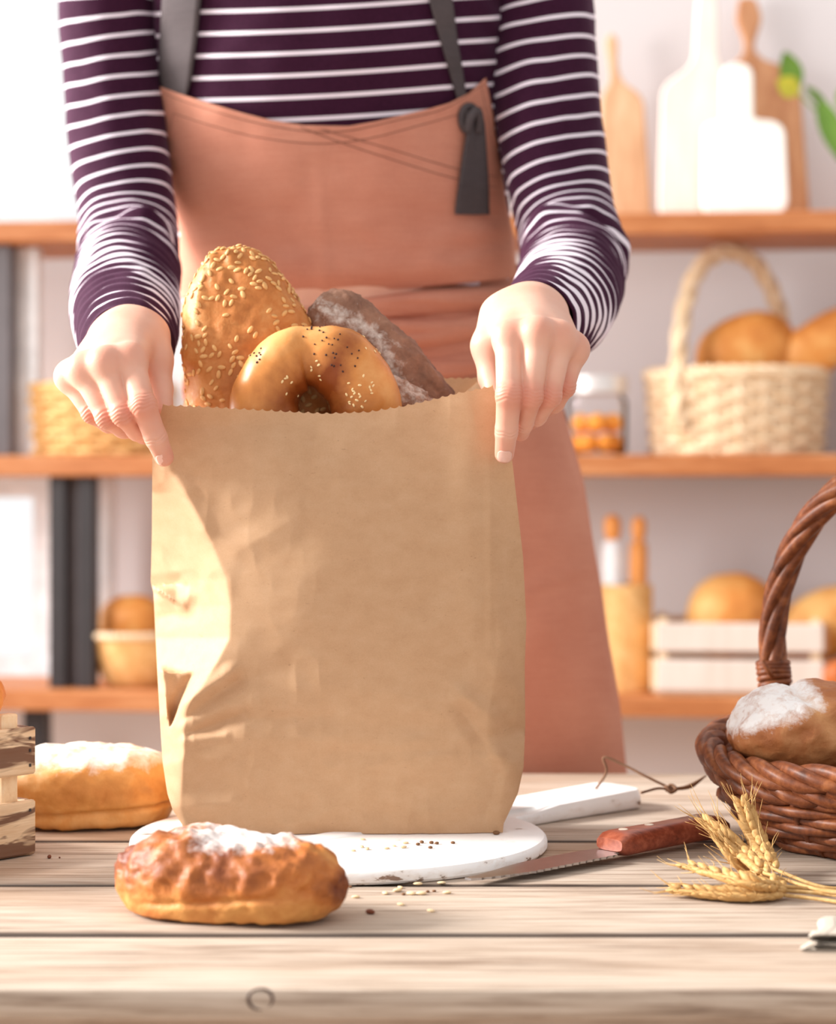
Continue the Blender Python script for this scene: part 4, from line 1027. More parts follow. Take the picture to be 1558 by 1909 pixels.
# ================================================================== folded linen at the right edge
M['linen'] = plain('linen', lin(186, 174, 160), 0.9, 0.1)
x0 = T(1507, 1770)[0]; prof = []
lay = [(0.20, 0.0015), (0.010, 0.0015), (0.003, 0.003), (0.001, 0.0055), (0.006, 0.0062), (0.02, 0.0060), (0.20, 0.0065), (0.20, 0.0078), (0.02, 0.0078), (0.008, 0.0085), (0.000, 0.0105), (0.001, 0.0140), (0.008, 0.0150), (0.03, 0.0148), (0.20, 0.0145)]
pr = catmull([(a, b_, 0) for a, b_ in lay], 80)[:, :2]
tn_ = np.gradient(pr, axis=0); tn_ /= np.linalg.norm(tn_, axis=1)[:, None]; pn = np.stack([-tn_[:, 1], tn_[:, 0]], 1)
loop = np.vstack([pr+pn*0.0006, (pr-pn*0.0006)[::-1]]); n_ = len(loop); rows = []
yy = np.linspace(T(0, 1772)[1]-0.004, T(0, 1772)[1]+0.045, 24)
for y in yy:
    wv = 0.0015*math.sin(y*90)+0.0008*math.sin(y*230+1)
    rows.append(np.stack([x0+loop[:, 0]+wv+0.35*(y-yy[0]), np.full(n_, y), TZ+np.maximum(0.0004, 0.72*loop[:, 1]*(1+0.12*math.sin(y*120)))], 1))
b = MB(); b.add(np.concatenate(rows), grid_faces(n_, 24, True)+[tuple(range(n_)), tuple(range(23*n_, 24*n_))[::-1]])
tag(b.build('linen_napkin', M['linen'], loc=(x0+0.1, yy.mean(), TZ)), 'folded off-white linen napkin at the right edge of the table', 'napkin')

# ================================================================== spilled seeds and crumbs
M['seed_dark'] = plain('brown_seed', lin(126, 88, 58), 0.6); M['seed_pale'] = plain('pale_seed', lin(236, 208, 164), 0.6); M['crumb'] = plain('dark_crumb', lin(120, 66, 44), 0.7)
pale = seed_mesh('seed', 0.0062, 0.0040, 0.0020, M['seed_pale']); dark = seed_mesh('seed', 0.0042, 0.0036, 0.0024, M['seed_dark']); crum = seed_mesh('crumb', 0.0075, 0.0040, 0.0034, M['crumb'])
r_ = np.random.RandomState(5)
def spill(me, px, py, h, label, group, s=1.0, name='seed', cat='seed'):
    o = bpy.data.objects.new(name, me); COL.objects.link(o); p = T(px, py, h)
    zr = max(abs(v.co.z) for v in me.vertices)
    o.location = (p[0], p[1], TZ+h+zr*s*0.98); o.rotation_euler = (0, 0, r_.rand()*3); o.scale = (s, s, s); tag(o, label, cat, group)
for px, py in ((676, 1566), (658, 1587), (674, 1580), (684, 1584), (721, 1583), (734, 1578), (756, 1573), (752, 1581)):
    spill(pale, px, py, BT, 'pale flat seed lying on the white board in front of the bag', 'pale seeds on the white board', 0.65+0.35*r_.rand())
for px, py in ((779, 1576), (786, 1572), (804, 1573), (814, 1574), (802, 1582), (844, 1573)):
    spill(dark, px, py, BT, 'small brown seed lying on the white board in front of the bag', 'brown seeds on the white board', 0.8+0.2*r_.rand())
spill(dark, 925, 1556, BT, 'lone brown seed on the white board below the bag\'s right corner', None, 1.35)
for px, py in ((748, 1646), (746, 1656), (779, 1650), (823, 1648), (718, 1667), (741, 1662), (766, 1668), (785, 1668), (663, 1674), (747, 1688), (803, 1700), (833, 1666)):
    spill(pale, px, py, 0, 'pale flat seed scattered on the table in front of the white board', 'pale seeds on the table', 0.75+0.45*r_.rand())
spill(pale, 890, 1622, 0, 'pale seed on the table between the board and the knife tip', None, 0.8)
for px, py in ((752, 1669), (797, 1664), (809, 1663), (653, 1655)):
    spill(dark, px, py, 0, 'tiny brown seed scattered on the table in front of the white board', 'brown seeds on the table', 0.7)
spill(crum, 690, 1704, 0, 'dark brown crust crumb on the table right of the front loaf', None, 1.0, 'crumb', 'crumb')
spill(crum, 92, 1600, 0, 'larger brown crumb on the table beside the wooden crate', None, 0.8, 'crumb', 'crumb')
spill(crum, 111, 1600, 0, 'tiny brown crumb on the table beside the wooden crate', None, 0.35, 'crumb', 'crumb')
# ================================================================== the person
person = thing('person', 'person in a purple and white striped top and terracotta apron holding the bag open', 'person', (-0.05, 2.05, 0))
def skin():
    m, nt, b = nmat('skin', 0.48, spec=0.35)
    v = coord(nt); n = tnoise(nt, v, 26, 3); n2 = tnoise(nt, v, 420, 3, 0.6)
    c = ramp(nt, n, [(0.3, lin(218, 162, 138)), (0.7, lin(228, 180, 157))])
    c = mix(nt, mth(nt, 'MULTIPLY', attr(nt, 'blush'), 0.65), c, lin(206, 122, 98))
    setc(nt, b, c)
    b.inputs['Subsurface Weight'].default_value = 0.18; b.inputs['Subsurface Radius'].default_value = (1.0, 0.35, 0.2); b.inputs['Subsurface Scale'].default_value = 0.004
    bump(nt, b, mth(nt, 'ADD', n2, mth(nt, 'MULTIPLY', attr(nt, 'crease'), -9.0)), 0.10, 0.0010); return m
M['skin'] = skin()
M['nail'] = plain('nail', lin(238, 190, 172), 0.28, 0.5)
def stripes():
    m, nt, b = nmat('striped_jersey', 0.85, spec=0.12)
    s = mth(nt, 'FRACT', mth(nt, 'DIVIDE', attr(nt, 'sv'), 0.0205))
    k = ramp(nt, s, [(0.0, 0.0), (0.03, 1.0), (0.19, 1.0), (0.22, 0.0)])
    k = mth(nt, 'MULTIPLY', k, mth(nt, 'SUBTRACT', 1.0, attr(nt, 'hem')))
    n = tnoise(nt, coord(nt, (1, 1, 1)), 500, 2)
    base = ramp(nt, n, [(0.3, lin(48, 16, 37)), (0.7, lin(60, 23, 46))])
    setc(nt, b, mix(nt, k, base, lin(240, 228, 236)))
    b.inputs['Sheen Weight'].default_value = 0.16; b.inputs['Sheen Roughness'].default_value = 0.4
    b.inputs['Sheen Tint'].default_value = (*lin(240, 190, 225), 1)
    bump(nt, b, n, 0.08, 0.0006); return m
M['jersey'] = stripes()
def cloth(name, c0, c1, sc=700, bmp=0.12):
    m, nt, b = nmat(name, 0.85, spec=0.12)
    n = tnoise(nt, coord(nt, (1, 1, 1)), sc, 3, 0.6); n2 = tnoise(nt, coord(nt, (1, 1, 1)), 14, 4); n3 = tnoise(nt, coord(nt, (30, 30, 900)), 1.0, 2)
    s = mth(nt, 'ADD', mth(nt, 'MULTIPLY', n, 0.35), mth(nt, 'ADD', mth(nt, 'MULTIPLY', n2, 0.4), mth(nt, 'MULTIPLY', n3, 0.25)))
    setc(nt, b, ramp(nt, s, [(0.36, c0), (0.64, c1)])); bump(nt, b, n, bmp, 0.0006); return m
M['apron'] = cloth('terracotta_linen', lin(190, 124, 102), lin(208, 146, 122))
M['strap'] = cloth('grey_canvas', lin(72, 65, 66), lin(90, 81, 81))
M['thread'] = plain('dark_thread', lin(112, 72, 58), 0.8)
M['trouser'] = plain('dark_trouser', (0.03, 0.03, 0.04), 0.85); M['shoe'] = plain('shoe', (0.05, 0.045, 0.045), 0.5); M['hair'] = plain('brown_hair', lin(70, 44, 32), 0.5)

# ------------------------------------------------------------------ torso description: row -> left, right edge, half depth, distance
TS = [(-235, 545, 690, 0.050, 1.905), (-212, 490, 750, 0.056, 1.912), (-190, 400, 842, 0.066, 1.92), (-150, 330, 905, 0.078, 1.925), (-60, 285, 950, 0.094, 1.935), (0, 285, 945, 0.103, 1.945), (150, 292, 938, 0.112, 1.965),
      (300, 308, 942, 0.106, 1.985), (420, 330, 952, 0.100, 2.005), (520, 336, 960, 0.097, 2.02), (620, 350, 985, 0.099, 2.035), (720, 380, 1030, 0.103, 2.045), (900, 392, 1084, 0.106, 2.055), (1100, 388, 1120, 0.108, 2.06), (1300, 380, 1146, 0.110, 2.062), (1445, 374, 1157, 0.111, 2.064), (1700, 366, 1166, 0.112, 2.066)]
_r = []
for py, l, r, b_, D in TS:
    a, c = P(l, py, D), P(r, py, D); _r.append((a[2], (a[0]+c[0])/2, (c[0]-a[0])/2, b_, D))
_r = np.array(_r)[np.argsort([q[0] for q in _r])]
def tsec(z): return [np.interp(z, _r[:, 0], _r[:, k]) for k in range(1, 5)]
def tfront(x, z):
    xc, a, b_, D = tsec(z); u = np.clip(np.abs((x-xc)/a), 0, 1)
    return D-b_*(1-u**2.3)**(1/2.3)
def onto(px, py, off=0.0):
    """point of the torso front seen in column px, row py, moved off it towards the camera"""
    px = np.asarray(px, float); py = np.asarray(py, float); D = np.full(px.shape, 1.88)
    for _ in range(14):
        x = (px-CX)/F*D; z = CZ+(HZ-py)/F*D; D = 0.5*D+0.5*(tfront(x, z)-off)
    return np.stack([(px-CX)/F*D, D, CZ+(HZ-py)/F*D], -1)
def sheet(g, th=0.0014):
    """solid cloth from a grid of points [rows, columns, 3]"""
    nv, nu = g.shape[:2]
    du = np.gradient(g, axis=1); dv = np.gradient(g, axis=0); n = np.cross(du, dv); n /= np.linalg.norm(n, axis=-1)[..., None]+1e-12
    a = (g+n*th/2).reshape(-1, 3); b_ = (g-n*th/2).reshape(-1, 3); m = nu*nv
    f = grid_faces(nu, nv); f = [q[::-1] for q in f]+[tuple(x+m for x in q) for q in f]
    edge = [j for j in range(nu)]+[i*nu+nu-1 for i in range(1, nv)]+[(nv-1)*nu+j for j in range(nu-2, -1, -1)]+[i*nu for i in range(nv-2, 0, -1)]
    for k in range(len(edge)):
        p, q = edge[k], edge[(k+1) % len(edge)]; f.append((p, q, q+m, p+m))
    return np.vstack([a, b_]), f

# ------------------------------------------------------------------ striped top
sm_ = MB()
zz = np.linspace(P(0, -228, 1.905)[2], P(0, 660, 2.04)[2], 90); nu = 140
ph = np.linspace(0, 2*PI, nu, endpoint=False); rows = []
for z in zz:
    xc, a, b_, D = tsec(z)
    cs, sn = np.cos(ph), np.sin(ph); k = (np.abs(cs)**2.3+np.abs(sn)**2.3)**(-1/2.3)
    rows.append(np.stack([xc+a*k*sn, D-b_*k*cs, np.full(nu, z)], 1))
g = np.array(rows); v = g.reshape(-1, 3)
arm = np.exp(-((v[:, 0]-P(270, 0, 1.9)[0])/0.035)**2)+np.exp(-((v[:, 0]-P(940, 0, 1.9)[0])/0.035)**2)
v[:, 1] += 0.003*fbm(v*np.array([16, 10, 22]), 101, 2)+arm*0.003*np.sin((v[:, 2]+v[:, 0]*0.8)*170)
dcv = np.repeat([tsec(z)[3] for z in zz], nu)
sv = (v[:, 2]-CZ)*1.88/np.minimum(v[:, 1], dcv)-(0.085*v[:, 0]+0.18*v[:, 0]**2)+arm*0.002
sm_.add(v, [q[::-1] for q in grid_faces(nu, len(zz), True)], sv=sv, hem=0)
def sleeve(pts, seed, mir, cuff=0.010):
    q = np.array([[*P(a, b_, D), r*D/F] for a, b_, D, r in pts]); q = catmull(q, 560); path, rad = q[:, :3], q[:, 3]
    L = np.r_[0, np.cumsum(np.linalg.norm(np.diff(path, axis=0), axis=1))]
    t, n, b_ = frames(path, (0, 0, 1)); na = 84; a = np.linspace(0, 2*PI, na, endpoint=False)
    ca, sa = np.cos(a)[None], np.sin(a)[None]
    fore = sstep(L[-1]-0.33, L[-1]-0.22, L)[:, None]
    A = a[None]; Lc = L[:, None]
    nz = fbm(np.stack([np.cos(A)*1.1+0*Lc, np.sin(A)*1.1+0*Lc, Lc*9+0*A], -1).reshape(-1, 3), seed, 2).reshape(len(L), na)
    nz2 = fbm(np.stack([np.cos(A)*1.7+0*Lc, np.sin(A)*1.7+0*Lc, Lc*34+0*A], -1).reshape(-1, 3), seed+4, 2).reshape(len(L), na)
    wr = fore*(0.0012*np.sin(Lc*2*PI/0.019+1.6*np.sin(A*2+seed)+2*nz)+0.0016*nz2)+(1-fore)*(0.0022*nz+0.0010*nz2)+0.004*np.exp(-((Lc-L[-1]+0.30)/0.014)**2)*nz2*2
    R_ = rad[:, None]+wr
    end = sstep(L[-1]-0.030, L[-1], L)[:, None]; R_ = R_*(1-0.0*end)
    vv = path[:, None]+R_[..., None]*(ca[..., None]*n[:, None]+sa[..., None]*b_[:, None])
    sv = np.repeat(L, na).reshape(len(L), na)+0.0026*nz*(0.7+0.9*fore)+0.0007*fore*nz2+0.0015*np.sin(A+0.6)
    rel = (vv-path[:, None])/rad[:, None, None]
    sv = sv+(1-fore)*(0.0105*rel[..., 1]+(0.0060 if mir > 0 else 0.0042)*rel[..., 0])
    pw = sv/0.0205; sv = 0.0205*(pw-fore*0.25/(2*PI)*np.sin(2*PI*(pw-0.11)))
    hem = np.repeat(L > L[-1]-cuff*0.45, na).astype(float)
    # rolled end: back inside the sleeve
    ins = []
    for k, (s, d) in enumerate(((0.97, 0.0022), (0.93, 0.0016), (0.91, -0.004), (0.90, -0.05))):
        i = -1; ins.append(path[i]+t[i]*d+(R_[i]*s)[:, None]*(np.cos(a)[:, None]*n[i]+np.sin(a)[:, None]*b_[i]))
    vv = np.concatenate([vv, np.array(ins)]).reshape(-1, 3)
    sv = np.r_[sv.ravel(), np.zeros(4*na)]; hem = np.r_[hem, np.ones(4*na)]
    f = grid_faces(na, len(L)+4, True)+[tuple(range(na))[::-1]]
    sm_.add(vv, f, sv=sv, hem=hem); return path, t
pR, tR = sleeve([(800, -130, 1.93, 50), (905, -112, 1.94, 76), (978, -72, 1.945, 97), (1008, 0, 1.945, 97), (1016, 150, 1.935, 99), (1032, 300, 1.92, 97), (1050, 400, 1.90, 95), (1064, 458, 1.87, 97), (1066, 505, 1.82, 98), (1060, 540, 1.76, 99), (1048, 566, 1.70, 98), (1028, 585, 1.64, 92), (1004, 598, 1.585, 82), (996, 603, 1.568, 78)], 111, 1)
pL, tL = sleeve([(430, -130, 1.93, 50), (330, -112, 1.94, 76), (246, -72, 1.945, 95), (207, 0, 1.945, 92), (213, 150, 1.935, 88), (226, 300, 1.92, 92), (238, 400, 1.90, 92), (238, 462, 1.87, 95), (236, 508, 1.82, 98), (234, 545, 1.76, 99), (234, 582, 1.70, 98), (236, 612, 1.64, 95), (239, 640, 1.585, 87), (240, 650, 1.568, 83)], 117, -1)
shirt = sm_.build('striped_top', M['jersey'], person); tag(shirt, 'purple jersey top with thin white stripes')

# ------------------------------------------------------------------ body: hands and forearms, head and legs
def chain(p, pts, rs, k=0.004):
    d = None
    for i in range(len(pts)-1):
        e = cone(p, pts[i], pts[i+1], rs[i], rs[i+1]); d = e if d is None else smin(d, e, k)
    return d
def PP(l): return [P(*q) for q in l]
def hand(H, name):
    fing = {k: PP(v[0]) for k, v in H['f'].items()}
    def f(p):
        d = chain(p, PP(H['arm']), H['arm_r'], 0.012)
        pal = None
        for k in ('index', 'middle', 'ring', 'pinky'):
            e = cone(p, P(*H['carp'][k]), fing[k][0], 0.0165 if k != 'pinky' else 0.015, H['f'][k][1][0]); pal = e if pal is None else smin(pal, e, 0.010)
        for k, l in (('index', 'middle'), ('middle', 'ring'), ('ring', 'pinky')):
            pal = smin(pal, cone(p, fing[k][0]+V3([0, 0.002, 0.004]), fing[l][0]+V3([0, 0.002, 0.004]), 0.0092, 0.0088), 0.008)
        e = chain(p, fing['thumb'][:2], H['f']['thumb'][1][:2]); pal = smin(pal, e, 0.016)
        d = smin(d, pal, 0.014)
        fs = None
        for k in ('index', 'middle', 'ring', 'pinky', 'thumb'):
            pts, rs = fing[k], H['f'][k][1]
            st = 0 if k != 'thumb' else 1
            e = chain(p, pts[st:], rs[st:], 0.003)
            if k != 'thumb':
                kp = pts[1]; up = V3([0, -0.0008, 0.0002])
                e = smin(e, np.linalg.norm(p-kp-up, axis=1)-rs[1]*0.95, 0.004)
            fs = e if fs is None else smin(fs, e, 0.0007)
        d = smin(d, fs, 0.0075 if True else 0)
        for k in ('index', 'middle', 'ring', 'pinky'):
            d = smin(d, np.linalg.norm(p-fing[k][0]-V3([0, -0.0024, 0.0026]), axis=1)-0.0074, 0.010)
        return d
    allp = np.array(sum([fing[k] for k in fing], [])+PP(H['arm']))
    v, fc = surfnet(f, allp.min(0)-0.03, allp.max(0)+0.03, 0.0008, 4)
    # relax the voxel steps
    q = np.array(fc); deg = np.zeros(len(v))
    for _ in range(6):
        s = np.zeros_like(v); deg[:] = 0
        for a in range(4):
            np.add.at(s, q[:, a], v[q[:, (a+1) % 4]]); np.add.at(s, q[:, a], v[q[:, a-1]]); np.add.at(deg, q[:, a], 2)
        v = 0.45*v+0.55*s/deg[:, None]
    bl = np.zeros(len(v)); cr = np.zeros(len(v)); n = normals(v, fc)
    for k in ('index', 'middle', 'ring', 'pinky'):
        pts = fing[k]
        bl += 0.7*np.exp(-(np.linalg.norm(v-pts[0]-V3([0, -0.008, 0.006]), axis=1)/0.009)**2)+0.8*np.exp(-(np.linalg.norm(v-pts[1]-V3([0, -0.006, 0]), axis=1)/0.010)**2)+0.5*np.exp(-(np.linalg.norm(v-pts[-1], axis=1)/0.012)**2)+0.35*np.exp(-(np.maximum(cone(v, pts[1], pts[-1], 0.008, 0.006), 0)/0.004)**2)
        for j, spans in ((1, (-0.0052, -0.0025, 0.0, 0.0026, 0.0052)), (2, (-0.0015, 0.0008))):
            t = pts[j+1]-pts[j-1]; t /= np.linalg.norm(t); r = np.linalg.norm(v-pts[j], axis=1)
            s = (v-pts[j])@t; near = np.exp(-(r/0.0125)**4)*(n[:, 1] < 0.2)
            wob = 0.0006*np.sin((v-pts[j])[:, 0]*600)
            for o in spans: cr += near*np.exp(-((s-o-wob)/0.0008)**2)
    v = v-n*(0.00042*np.clip(cr, 0, 1))[:, None]
    return v, fc, bl, np.clip(cr, 0, 1)
HR = dict(arm=[(1058, 520, 1.78), (1030, 558, 1.66), (988, 585, 1.565)], arm_r=[0.026, 0.026, 0.0245],
    carp=dict(index=(960, 585, 1.548), middle=(982, 578, 1.545), ring=(1004, 580, 1.548), pinky=(1022, 590, 1.552)),
    f=dict(index=([(949, 634, 1.487), (949, 737, 1.463), (944, 803, 1.473), (940, 846, 1.484)], [0.0106, 0.0094, 0.0082, 0.0072]),
           middle=([(1002, 628, 1.480), (989, 738, 1.468), (974, 788, 1.487), (970, 806, 1.500)], [0.0101, 0.0088, 0.0079, 0.0068]),
           ring=([(1043, 636, 1.487), (1024, 738, 1.478), (1000, 775, 1.496), (990, 785, 1.512)], [0.0098, 0.0084, 0.0076, 0.0066]),
           pinky=([(1069, 655, 1.500), (1052, 722, 1.493), (1034, 752, 1.510), (1020, 762, 1.522)], [0.0090, 0.0076, 0.0069, 0.0062]),
           thumb=([(930, 590, 1.552), (911, 645, 1.536), (918, 704, 1.530), (926, 752, 1.5145)], [0.0150, 0.0125, 0.0108, 0.0082])))
HLd = dict(arm=[(234, 545, 1.78), (236, 590, 1.66), (240, 628, 1.565)], arm_r=[0.026, 0.026, 0.0245],
    carp=dict(index=(258, 625, 1.548), middle=(238, 624, 1.545), ring=(216, 630, 1.548), pinky=(198, 640, 1.552)),
    f=dict(index=([(243, 676, 1.487), (267, 756, 1.463), (290, 815, 1.472), (306, 852, 1.483)], [0.0106, 0.0094, 0.0082, 0.0072]),
           middle=([(196, 684, 1.480), (230, 772, 1.468), (256, 802, 1.486), (268, 812, 1.500)], [0.0100, 0.0087, 0.0078, 0.0068]),
           ring=([(156, 694, 1.487), (200, 778, 1.478), (230, 798, 1.496), (244, 802, 1.512)], [0.0097, 0.0083, 0.0075, 0.0066]),
           pinky=([(131, 706, 1.500), (172, 770, 1.493), (202, 790, 1.508), (220, 796, 1.522)], [0.0090, 0.0075, 0.0067, 0.0060]),
           thumb=([(278, 630, 1.552), (290, 670, 1.540), (297, 725, 1.532), (304, 770, 1.5155)], [0.0150, 0.0122, 0.0102, 0.0080])))
body = MB()
for H in (HR, HLd):
    v, fc, bl, cr = hand(H, ''); body.add(v, fc, blush=bl, crease=cr)
xc0 = -0.083; nz_ = tsec(1.55)[0]
HC = V3([xc0, 1.845, 1.745])        # head, bowed a little over the table
def bodyf(p):
    d = cone(p, V3([xc0, 1.915, 1.50]), V3([xc0, 1.875, 1.66]), 0.058, 0.052)
    h = ell(p, HC, (0.072, 0.092, 0.108)); h = smin(h, ell(p, HC+V3([0, -0.040, -0.060]), (0.052, 0.055, 0.058)), 0.03)
    h = smin(h, cone(p, HC+V3([0, -0.088, 0.005]), HC+V3([0, -0.104, -0.028]), 0.009, 0.013), 0.012)          # nose
    for s in (-1, 1):
        h = smin(h, ell(p, HC+V3([s*0.072, 0.01, -0.010]), (0.012, 0.020, 0.032)), 0.008)                     # ears
        h = np.maximum(h, -(np.linalg.norm(p-HC-V3([s*0.030, -0.098, 0.008]), axis=1)-0.016))                  # eye sockets
        h = smin(h, np.linalg.norm(p-HC-V3([s*0.030, -0.080, 0.008]), axis=1)-0.0135, 0.003)                  # eyelids
    h = smin(h, ell(p, HC+V3([0, -0.092, -0.062]), (0.024, 0.010, 0.009)), 0.006)                             # lips
    d = smin(d, h, 0.03)
    t = ell(p, V3([xc0, 1.965, 1.34]), (0.135, 0.075, 0.20)); d = smin(d, t, 0.05)
    for s, x in ((-1, xc0), (1, xc0)): d = smin(d, cone(p, V3([x+s*0.06, 1.93, 1.475]), V3([x+s*0.125, 1.945, 1.43]), 0.035, 0.030), 0.03)
    d = smin(d, ell(p, V3([-0.03, 2.04, 1.03]), (0.155, 0.085, 0.20)), 0.10)
    for s in (-1, 1):
        hp_ = V3([-0.02+s*0.085, 2.065, 0.92]); kn_ = V3([-0.02+s*0.095, 2.06, 0.50]); an = V3([-0.02+s*0.10, 2.085, 0.085])
        l = smin(cone(p, hp_, kn_, 0.088, 0.056), cone(p, kn_, an, 0.055, 0.036), 0.02)
        l = smin(l, cone(p, an, an+V3([0.01*s, -0.14, -0.05]), 0.036, 0.028), 0.02); d = smin(d, l, 0.03)
    return np.maximum(d, 0.006-p[:, 2])
v, fc = surfnet(bodyf, (-0.36, 1.68, -0.01), (0.24, 2.22, 1.90), 0.0075)
body.add(v, fc, blush=0, crease=0)
bo = body.build('body', M['skin'], person)
# nails of the two index fingers
for tip_, dip, tilt in ((P(940.5, 842, 1.4830), P(944, 806, 1.4735), 1), (P(303, 847, 1.4820), P(291, 816, 1.4725), -1)):
    ax = tip_-dip; L = np.linalg.norm(ax); ax /= L; nrm = V3([0, -1, 0.1]); nrm -= (nrm@ax)*ax; nrm /= np.linalg.norm(nrm); sd = np.cross(ax, nrm)
    ctr = tip_+V3([0, 0, 0]); g = []
    for j in range(12):
        t = j/11*2-1; row = []
        for i in range(13):
            u_ = i/12*2-1; wd = 0.0052*(1-abs(t)**3.5*0.45); rn = 0.0073-0.0002*t
            row.append(ctr+ax*t*0.0052+sd*u_*wd+nrm*(math.sqrt(max(rn**2-(u_*wd)**2, 1e-9))+0.0001-0.0007*max(0, t)**2))
        g.append(row)
    b = MB(); v, f = sheet(np.array(g), 0.0006); b.add(v, f); b.build('fingernail', M['nail'], bo)
# hair, trousers and shoes (outside the frame, they complete the figure)
def hairf(p):
    h = ell(p, HC+V3([0, 0.014, 0.012]), (0.084, 0.098, 0.115)); h = np.maximum(h, -(ell(p, HC+V3([0, -0.085, -0.045]), (0.064, 0.075, 0.098))))
    h = smin(h, ell(p, HC+V3([0, 0.115, 0.02]), (0.042, 0.040, 0.042)), 0.012)
    return h
v, f = surfnet(hairf, HC-0.17, HC+0.19, 0.006); b = MB(); b.add(v, f); b.build('hair', M['hair'], person)
for s in (-1, 1):
    kn_ = V3([-0.02+s*0.092, 2.062, 0.62]); an = V3([-0.02+s*0.10, 2.085, 0.10]); b = MB()
    b.add(*tube(catmull([kn_, (kn_+an)/2, an], 16), np.linspace(0.080, 0.058, 16), 24)); b.build('trouser_leg', M['trouser'], person)
    def shoef(p): return np.maximum(smin(ell(p, V3([-0.02+s*0.10, 2.07, 0.055]), (0.046, 0.07, 0.055)), ell(p, V3([-0.02+s*0.108, 1.985, 0.035]), (0.046, 0.085, 0.036)), 0.03), 0.002-p[:, 2])
    v, f = surfnet(shoef, (-0.20+s*0.09, 1.85, -0.01), (0.16+s*0.09, 2.2, 0.13), 0.006); b = MB(); b.add(v, f); b.build('shoe', M['shoe'], person)

# ------------------------------------------------------------------ apron
ap = M['apron']
bl_ = itp([(100, 297), (160, 299), (200, 301), (250, 303), (330, 315), (400, 331), (440, 338), (500, 336), (570, 338)])
br_ = itp([(100, 898), (150, 905), (210, 917), (300, 930), (380, 942), (450, 956), (540, 962)])
bt_ = itp([(297, 163), (345, 181), (400, 199), (450, 214), (500, 227), (560, 237), (640, 238), (690, 230), (740, 218), (790, 206), (830, 195), (870, 176), (905, 148)])
bb_ = itp([(297, 556), (420, 556), (560, 549), (700, 541), (850, 531), (962, 520)])
nu, nv = 150, 110; u = np.linspace(0, 1, nu); v_ = np.linspace(0, 1, nv)[:, None]
X0 = 299+u*(905-299); X1 = 338+u*(962-338); yt = bt_(X0); yb = bb_(X1)
PY = yt[None]+(yb-yt)[None]*v_; PX = bl_(PY)+(br_(PY)-bl_(PY))*u[None]
g0 = np.stack([PX/90, PY/70, 0*PX], -1).reshape(-1, 3)
off = 0.0075+0.0022*fbm(g0, 131, 2).reshape(PX.shape)
off += 0.007*np.exp(-((PY-505)/34)**2)*(0.5+0.5*sstep(400, 560, PX))-0.003*sstep(-30, 0, PY-yb[None])
off += 0.0030*np.exp(-(((PX-600-(PY-400)*0.05)/14)**2))*sstep(250, 400, PY)*0.5
off += 0.006*np.exp(-(((PY-(440-(PX-860)*0.12))/22)**2))*sstep(720, 900, PX)+0.004*np.exp(-(((PY-(490-(PX-860)*0.25))/18)**2))*sstep(780, 920, PX)
bibg = onto(PX, PY, 0)
bibg[..., 1] -= off
b = MB(); b.add(*sheet(bibg, 0.0016)); bib = b.build('apron_bib', ap, person)
def seam(pts, o=0.0088, n=60, r=0.00042):
    p = catmull([(x, y, 0) for x, y in pts], n); q = onto(p[:, 0], p[:, 1], 0)
    base = 0.0075+0.0022*fbm(np.stack([p[:, 0]/90, p[:, 1]/70, 0*p[:, 0]], 1), 131, 2)
    q[:, 1] -= base+0.0009
    return tube(q, r, 5)
b = MB()
for pts in ([(305, 175), (345, 192), (450, 225), (560, 247), (640, 248), (740, 228), (830, 205), (900, 160)], [(325, 214), (400, 238), (500, 262), (600, 271), (700, 259), (800, 232), (900, 203)],
            [(325, 214), (318, 260), (316, 330)], [(560, 240), (620, 263), (760, 310), (858, 338), (928, 352)], [(600, 244), (700, 273), (800, 303), (870, 322), (928, 332)], [(896, 165), (908, 225), (922, 300), (930, 345)]):
    b.add(*seam(pts))
tag(b.build('stitching', M['thread'], bib), 'dark double seams on the bib')
# wound waist ties
nu, nv = 120, 90; PXg = np.linspace(344, 992, nu)[None]+0*np.linspace(0, 1, nv)[:, None]
vv_ = np.linspace(0, 1, nv)[:, None]; tlt = -0.085*(PXg-650)
PYg = 520+vv_*(720-520)+tlt
lay = np.zeros_like(PXg)
for yc, wd, am, sk in ((584, 24, 0.0065, -0.02), (618, 20, 0.009, 0.05), (655, 22, 0.0085, -0.12), (700, 20, 0.004, -0.02)):
    yy_ = PYg-tlt-yc-sk*(PXg-650)-4*np.sin(PXg/70+yc)
    lay = np.maximum(lay, am*np.clip(1-np.abs(yy_/wd)**2.2, 0, 1)**0.8)
lay += 0.0015*fbm(np.stack([PXg/120, PYg/16, 0*PXg], -1).reshape(-1, 3), 141, 2).reshape(PXg.shape)
tg_ = onto(np.clip(PXg, 0, 2000), PYg, 0); tg_[..., 1] -= 0.002+0.0065*sstep(545, 575, PYg-tlt)+lay*1.5
b = MB(); b.add(*sheet(tg_, 0.0016)); b.build('waist_tie', ap, person)
# skirt of the apron
zz = np.linspace(P(0, 655, 2.03)[2], 0.52, 90); nu = 150; fi = np.radians(np.linspace(-118, 112, nu)); rows = []
for z in zz:
    xc, a, b_, D = tsec(z); row = HZ-(z-CZ)*F/D
    cs, sn = np.cos(fi), np.sin(fi); k = (np.abs(cs)**2.2+np.abs(sn)**2.2)**(-1/2.2)
    t = (P(0, 655, 2.03)[2]-z)
    fo = 0.004*np.sin(fi*5+1.2+z*2)*sstep(0, 0.25, t)+0.0035*fbm(np.stack([fi*2.2, np.full(nu, z*6.0), 0*fi], 1), 151, 3)
    r_x = a+0.004+fo; r_y = b_+0.006+fo
    rows.append(np.stack([xc+r_x*k*sn, D-r_y*k*cs, np.full(nu, z)], 1))
sk = np.array(rows)
pr_y = HZ-(sk[..., 2]-CZ)*F/sk[..., 1]; pr_x = CX+sk[..., 0]/sk[..., 1]*F
